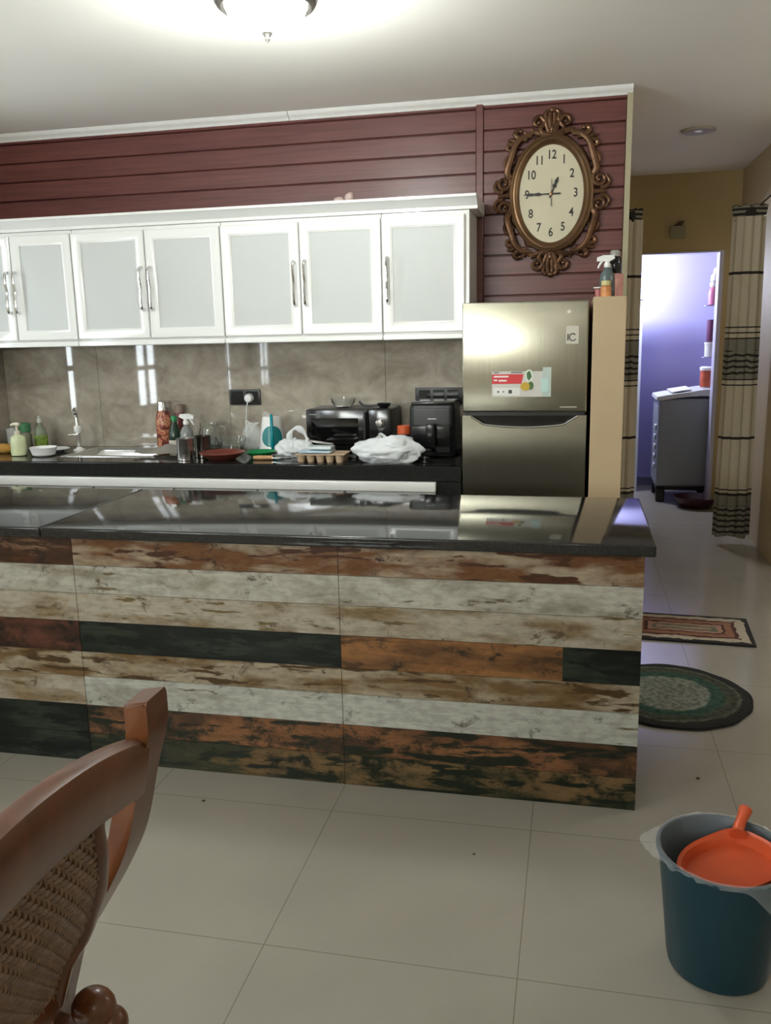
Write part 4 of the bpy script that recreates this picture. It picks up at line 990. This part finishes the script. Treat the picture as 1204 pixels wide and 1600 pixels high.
litem('bottle', 'pink and clear bottle on the upper rack shelf in the laundry room', 'bottle', 1.5915, [(.036, 0), (.042, .004), (.044, .08), (.040, .12), (.028, .14)], mat('pink_soft', (.48, .16, .30), .3), [(.024, .14), (.036, .15), (.036, .178), (.001, .18)], white_plastic)
litem('bottle', 'white bottle with rounded cap, topmost in the laundry room rack', 'bottle', 1.7725, [(.030, 0), (.044, .01), (.040, .05), (.022, .07)], mat('tub_white', (.6, .6, .62)), [(.022, .07), (.024, .09), (.014, .11), (.001, .112)], white_plastic, x=1.085)

# ================================================================== TRASH BIN
t = thing('trash_bin', 'teal round plastic trash bin with clear liner on the floor', 'trash bin', (.345, 1.842, 0))
binm = mat('bin_teal', (.004, .028, .040), .38, bump=.02, bscale=200)
lobj('shell', [(.102, 0), (.108, .004), (.112, .02), (.139, .275), (.145, .279), (.145, .287), (.139, .288), (.136, .284), (.109, .02), (.104, .008), (.001, .006)], binm, t, seg=56)
bm = bmesh.new(); g = []; nu = 96
prof = [(.108, .10), (.125, .20), (.1335, .275), (.1365, .290), (.1452, .2905), (.1465, .288), (.1468, .285)]
for j, (r, z) in enumerate(prof):
    g.append([])
    for i in range(nu):
        a = 2*PI*i/nu; k = 1+(.02+.004*j)*noise.noise(Vector((math.cos(a)*6, math.sin(a)*6, j*.6)))
        ext = 0; dz = 0
        if j >= 5:
            e_ = math.exp(-((math.atan2(math.sin(a+.75), math.cos(a+.75)))/.38)**2)      # long flap toward right/front
            e2 = math.exp(-((math.atan2(math.sin(a-3.05), math.cos(a-3.05)))/.35)**2)    # tuft on left
            dz = -e_*.045*(j-4)*(1 if j == 5 else 1.3); ext = e_*.012*(j-4)+e2*.016*(j-4)
            dz += .014*noise.noise(Vector((math.cos(a)*9, math.sin(a)*9, 3)))-e2*.006
        if j < 5: k = min(k, 1.0)
        g[-1].append(bm.verts.new(((r*k+ext)*math.cos(a), (r*k+ext)*math.sin(a), z+dz)))
for j in range(len(prof)-1):
    for i in range(nu): bm.faces.new((g[j][i], g[j][(i+1) % nu], g[j+1][(i+1) % nu], g[j+1][i]))
liner_m = mat('liner_film', (.75, .78, .80), .25, trans=.3, alpha=.20, bump=.6, bscale=30)
obj('liner', bm, liner_m, t, label='thin clear plastic liner')
# dustpan / scoop
t = thing('dustpan', 'orange red plastic dustpan lying in the teal trash bin', 'dustpan', (.362, 1.85, .222)); t.rotation_euler = (math.radians(17), math.radians(-8), .2)
bm = bmesh.new(); g = []; nu = 40
for j, (k, z) in enumerate([(1.0, .034), (1.03, .038), (1.05, .033), (1.03, .028), (.97, .014), (.85, .0), (.0, -.002)]):
    g.append([])
    for i in range(nu):
        a = 2*PI*i/nu; x = .112*k*math.cos(a); y = .066*k*math.sin(a)*(1.15 if math.sin(a) > 0 else 1)
        if math.sin(a) > 0: y += .016*k*math.exp(-((x-.045)/.05)**2)
        g[-1].append(bm.verts.new((x, y, z)))
for j in range(6):
    for i in range(nu):
        try: bm.faces.new((g[j][i], g[j][(i+1) % nu], g[j+1][(i+1) % nu], g[j+1][i]))
        except ValueError: pass
inner = [[bm.verts.new((v.co.x*.96, v.co.y*.95, z)) for v in g[0]] for z in (.032,)]
deep = [bm.verts.new((v.co.x*.86, v.co.y*.82, .008)) for v in g[0]]
for i in range(nu):
    bm.faces.new((g[0][(i+1) % nu], g[0][i], inner[0][i], inner[0][(i+1) % nu])); bm.faces.new((inner[0][(i+1) % nu], inner[0][i], deep[i], deep[(i+1) % nu]))
bm.faces.new(deep)
bmesh.ops.remove_doubles(bm, verts=bm.verts[:], dist=1e-6)
om = mat('scoop_orange', (.50, .075, .022), .35)
obj('pan', bm, om, t)
obj('handle', tube(spline([(.045, .072, .034), (.052, .088, .036), (.068, .108, .044), (.086, .128, .056)], 5), [.020, .017, .015, .014, .0135, .013, .013, .013, .0125, .0125, .0125, .013, .014, .015, .015, .011], seg=14), om, t)

# ================================================================== CHAIR (foreground)
ch = thing('armchair', 'varnished wooden chair with woven cane back in the left foreground', 'chair', (-.95, .72, 0))
def cw(name, c1, c2): return wood(name, c1, c2, .28, (3, 3, 1.2), 4, coat=.15)
chm = cw('chair_wood', (.085, .027, .009), (.15, .049, .014))
def L(x, z): return (x+.95, z)
outer = [(-.536, .952), (-.537, .90), (-.557, .83), (-.581, .738), (-.615, .667), (-.655, .600), (-.697, .53), (-.719, .465), (-.735, .40), (-.735, .30), (-.72, .15), (-.70, .001)]
inner_ = [(-.585, .942), (-.596, .90), (-.611, .80), (-.630, .737), (-.656, .68), (-.695, .60), (-.735, .53), (-.760, .465), (-.778, .40), (-.778, .30), (-.765, .15), (-.74, 0)]
so = [(v.x, v.z) for v in spline([(x, 0, z) for x, z in outer], 5)]; si = [(v.x, v.z) for v in spline([(x, 0, z) for x, z in inner_], 5)]
def backx(z):   # mid line of the back at height z
    best = min(range(len(so)), key=lambda i: abs(so[i][1]-z)); b2 = min(range(len(si)), key=lambda i: abs(si[i][1]-z)); return (so[best][0]+si[b2][0])/2
for yc in (1.0, .44):
    q0 = [L(x-.012, z) for x, z in so]; q1 = [L(x-.012-.033, z-.006) for x, z in so]
    s_ = 1 if yc > .7 else -1
    poly = q0[::-1]+q1
    obj('back_post', prism(poly, min(yc-.72-s_*.024, yc-.72+s_*.036), max(yc-.72-s_*.024, yc-.72+s_*.036), bev=.004), chm, ch)
# crest rail
bm = bmesh.new(); g = []
for k in range(25):
    f = k/24; y = .455+.53*f; u = (y-.72)/.265; zt = .940-.045*u*u; zb = .836-.030*u*u-.0; x = -.576-.002*u*u
    ring = [(x-.018, zb), (x+.002, zb-.001), (x+.014, zb+.01), (x+.026, zt-.014), (x+.022, zt-.003), (x+.010, zt), (x-.008, zt-.002), (x-.012, zt-.012)]
    g.append([bm.verts.new((a+.95, y-.72, b)) for a, b in ring])
for a, b in zip(g, g[1:]):
    for k in range(8): bm.faces.new((a[k], a[(k+1) % 8], b[(k+1) % 8], b[k]))
bm.faces.new(g[0]); bm.faces.new(g[-1][::-1]); obj('crest_rail', bm, chm, ch)
# stiles, lower rail
for sg in (1, -1):
    pts = [(backx(z)+.95+.004, sg*(dy-.006), z) for z, dy in ((.86, .162), (.82, .170), (.78, .186), (.73, .210), (.68, .233), (.63, .252), (.58, .262), (.53, .264), (.46, .264))]
    obj('stile', tube(spline(pts, 2), .0125, seg=10), chm, ch)
obj('lower_rail', bx(backx(.47)+.95-.012, backx(.47)+.95+.014, -.28, .28, .45, .49, .005), chm, ch)
def cane():
    m, nt, b = nodes('woven_cane'); 
    va = mapped(nt, (1, 1, 1)); w1 = N(nt, 'ShaderNodeTexWave', wave_type='BANDS', bands_direction='Y'); w1.inputs['Scale'].default_value = 26; w1.inputs['Distortion'].default_value = .6; nt.links.new(va, w1.inputs['Vector'])
    w2 = N(nt, 'ShaderNodeTexWave', wave_type='BANDS', bands_direction='Z'); w2.inputs['Scale'].default_value = 22; w2.inputs['Distortion'].default_value = .6; nt.links.new(va, w2.inputs['Vector'])
    mu = N(nt, 'ShaderNodeMath', operation='MULTIPLY'); nt.links.new(w1.outputs['Fac'], mu.inputs[0]); nt.links.new(w2.outputs['Fac'], mu.inputs[1])
    r = N(nt, 'ShaderNodeValToRGB'); r.color_ramp.elements[0].position = .05; r.color_ramp.elements[0].color = (.07, .03, .015, 1); r.color_ramp.elements[1].position = .6; r.color_ramp.elements[1].color = (.30, .19, .10, 1)
    nt.links.new(mu.outputs[0], r.inputs['Fac']); nt.links.new(r.outputs['Color'], b.inputs['Base Color']); b.inputs['Roughness'].default_value = .5
    bp = N(nt, 'ShaderNodeBump'); bp.inputs['Strength'].default_value = 1; bp.inputs['Distance'].default_value = .004; nt.links.new(mu.outputs[0], bp.inputs['Height']); nt.links.new(bp.outputs['Normal'], b.inputs['Normal'])
    return m
# real woven strands over a backing sheet
def cane_half(z):
    K = [(.46, .262), (.53, .262), (.58, .260), (.63, .250), (.68, .231), (.73, .208), (.78, .184), (.82, .168), (.90, .156)]
    for (a, b), (c, d) in zip(K, K[1:]):
        if z <= c: return b+(d-b)*(z-a)/(c-a)
    return K[-1][1]
canem = mat('cane_strand', (.17, .10, .055), .45, var=.3, vscale=60)
zs_ = [.47+.0135*k for k in range(33)]
bm = bmesh.new(); g = []
for j in range(30):
    z = .465+.42*j/29; x = backx(z)+.95; hw = cane_half(z)-.008; g.append([bm.verts.new((x-.001, yy, z)) for yy in (-hw, 0, hw)])
for a, b in zip(g, g[1:]):
    for k in range(2): bm.faces.new((a[k], a[k+1], b[k+1], b[k]))
bmesh.ops.solidify(bm, geom=bm.faces[:], thickness=.002)
cp_ = obj('cane_panel', bm, mat('cane_dark', (.10, .05, .028), .6), ch, label='woven cane panel')
bm = bmesh.new(); step = .0125; ny = int(.52/step); nz = int(.38/step)
for i in range(ny+1):
    y = -.26+i*step
    if abs(y) > .262: continue
    pts = []
    for j in range(nz*3+1):
        z = .472+.38*j/(nz*3)
        if abs(y) > cane_half(z)-.010: break
        pts.append((0, y, z))
    ptx = []
    for (q, yy, z) in pts:
        # smooth interpolation of the back curve
        i0 = max(0, min(len(so)-2, next((k for k in range(len(so)-1) if so[k+1][1] <= z), len(so)-2)))
        i1 = max(0, min(len(si)-2, next((k for k in range(len(si)-1) if si[k+1][1] <= z), len(si)-2)))
        def ip(arr, k): a, b = arr[k], arr[k+1]; f = 0 if a[1] == b[1] else (z-a[1])/(b[1]-a[1]); f = max(0, min(1, f)); return a[0]+(b[0]-a[0])*f
        xm = (ip(so, i0)+ip(si, i1))/2
        ptx.append((xm+.95+.004+.0022*math.sin(PI*(z/step)+PI*i), yy, z))
    if len(ptx) > 3: add_tube(bm, ptx, .0038, seg=5)
for j in range(nz+1):
    z = .472+step*(j+.5)
    if z > .85: break
    i0 = max(0, min(len(so)-2, next((k for k in range(len(so)-1) if so[k+1][1] <= z), len(so)-2)))
    i1 = max(0, min(len(si)-2, next((k for k in range(len(si)-1) if si[k+1][1] <= z), len(si)-2)))
    def ip(arr, k): a, b = arr[k], arr[k+1]; f = 0 if a[1] == b[1] else (z-a[1])/(b[1]-a[1]); f = max(0, min(1, f)); return a[0]+(b[0]-a[0])*f
    xm = (ip(so, i0)+ip(si, i1))/2
    pts = [(xm+.95+.004-.0022*math.sin(PI*(y_/step)+PI*j)*1, -.26+y_, z) for y_ in [k*step/2 for k in range(ny*2+1)] if abs(-.26+y_) < cane_half(z)-.008]
    add_tube(bm, pts, .0036, seg=5)
obj('cane_weave', bm, canem, cp_)
# seat, legs, knobs
obj('seat', bx(-.24, .19, -.26, .26, .40, .44, .012, 3), chm, ch)
for x, y in ((-.22, -.25), (-.22, .25)): obj('leg', lathe([(.018, 0), (.022, .05), (.026, .38), (.026, .42), (.02, .43)], c=(x, y, 0), seg=16), chm, ch)
for y in (-.28, .28):
    bm = bmesh.new(); add_ball(bm, (.262, y, .440), .031, sx=1.1); add_ball(bm, (.285, y+.005, .412), .026); obj('knob', bm, chm, ch, label='dark rounded wooden knob')
    obj('seat_rail', bx(-.22, .24, y-.014, y+.014, .37, .41, .005), chm, ch)
# small crumbs on the floor
for x, y, lb, sz in ((-1.111, 2.286, 'small dark crumb on the floor tile between chair and island', .006), (.412, 2.696, 'small dark crumb on the floor above the trash bin', .006), (-.248, 2.157, 'tiny brown crumb on the floor in front of the island', .004)):
    bm = crumple(sz, sz*.8, sz*.5, 3+x, 2, .4); zm = min(v.co.z for v in bm.verts)
    tag(obj('crumb', bm, mat('crumb_dark', (.04, .03, .02), .8), loc=(x, y, -zm)), lb, 'crumb')
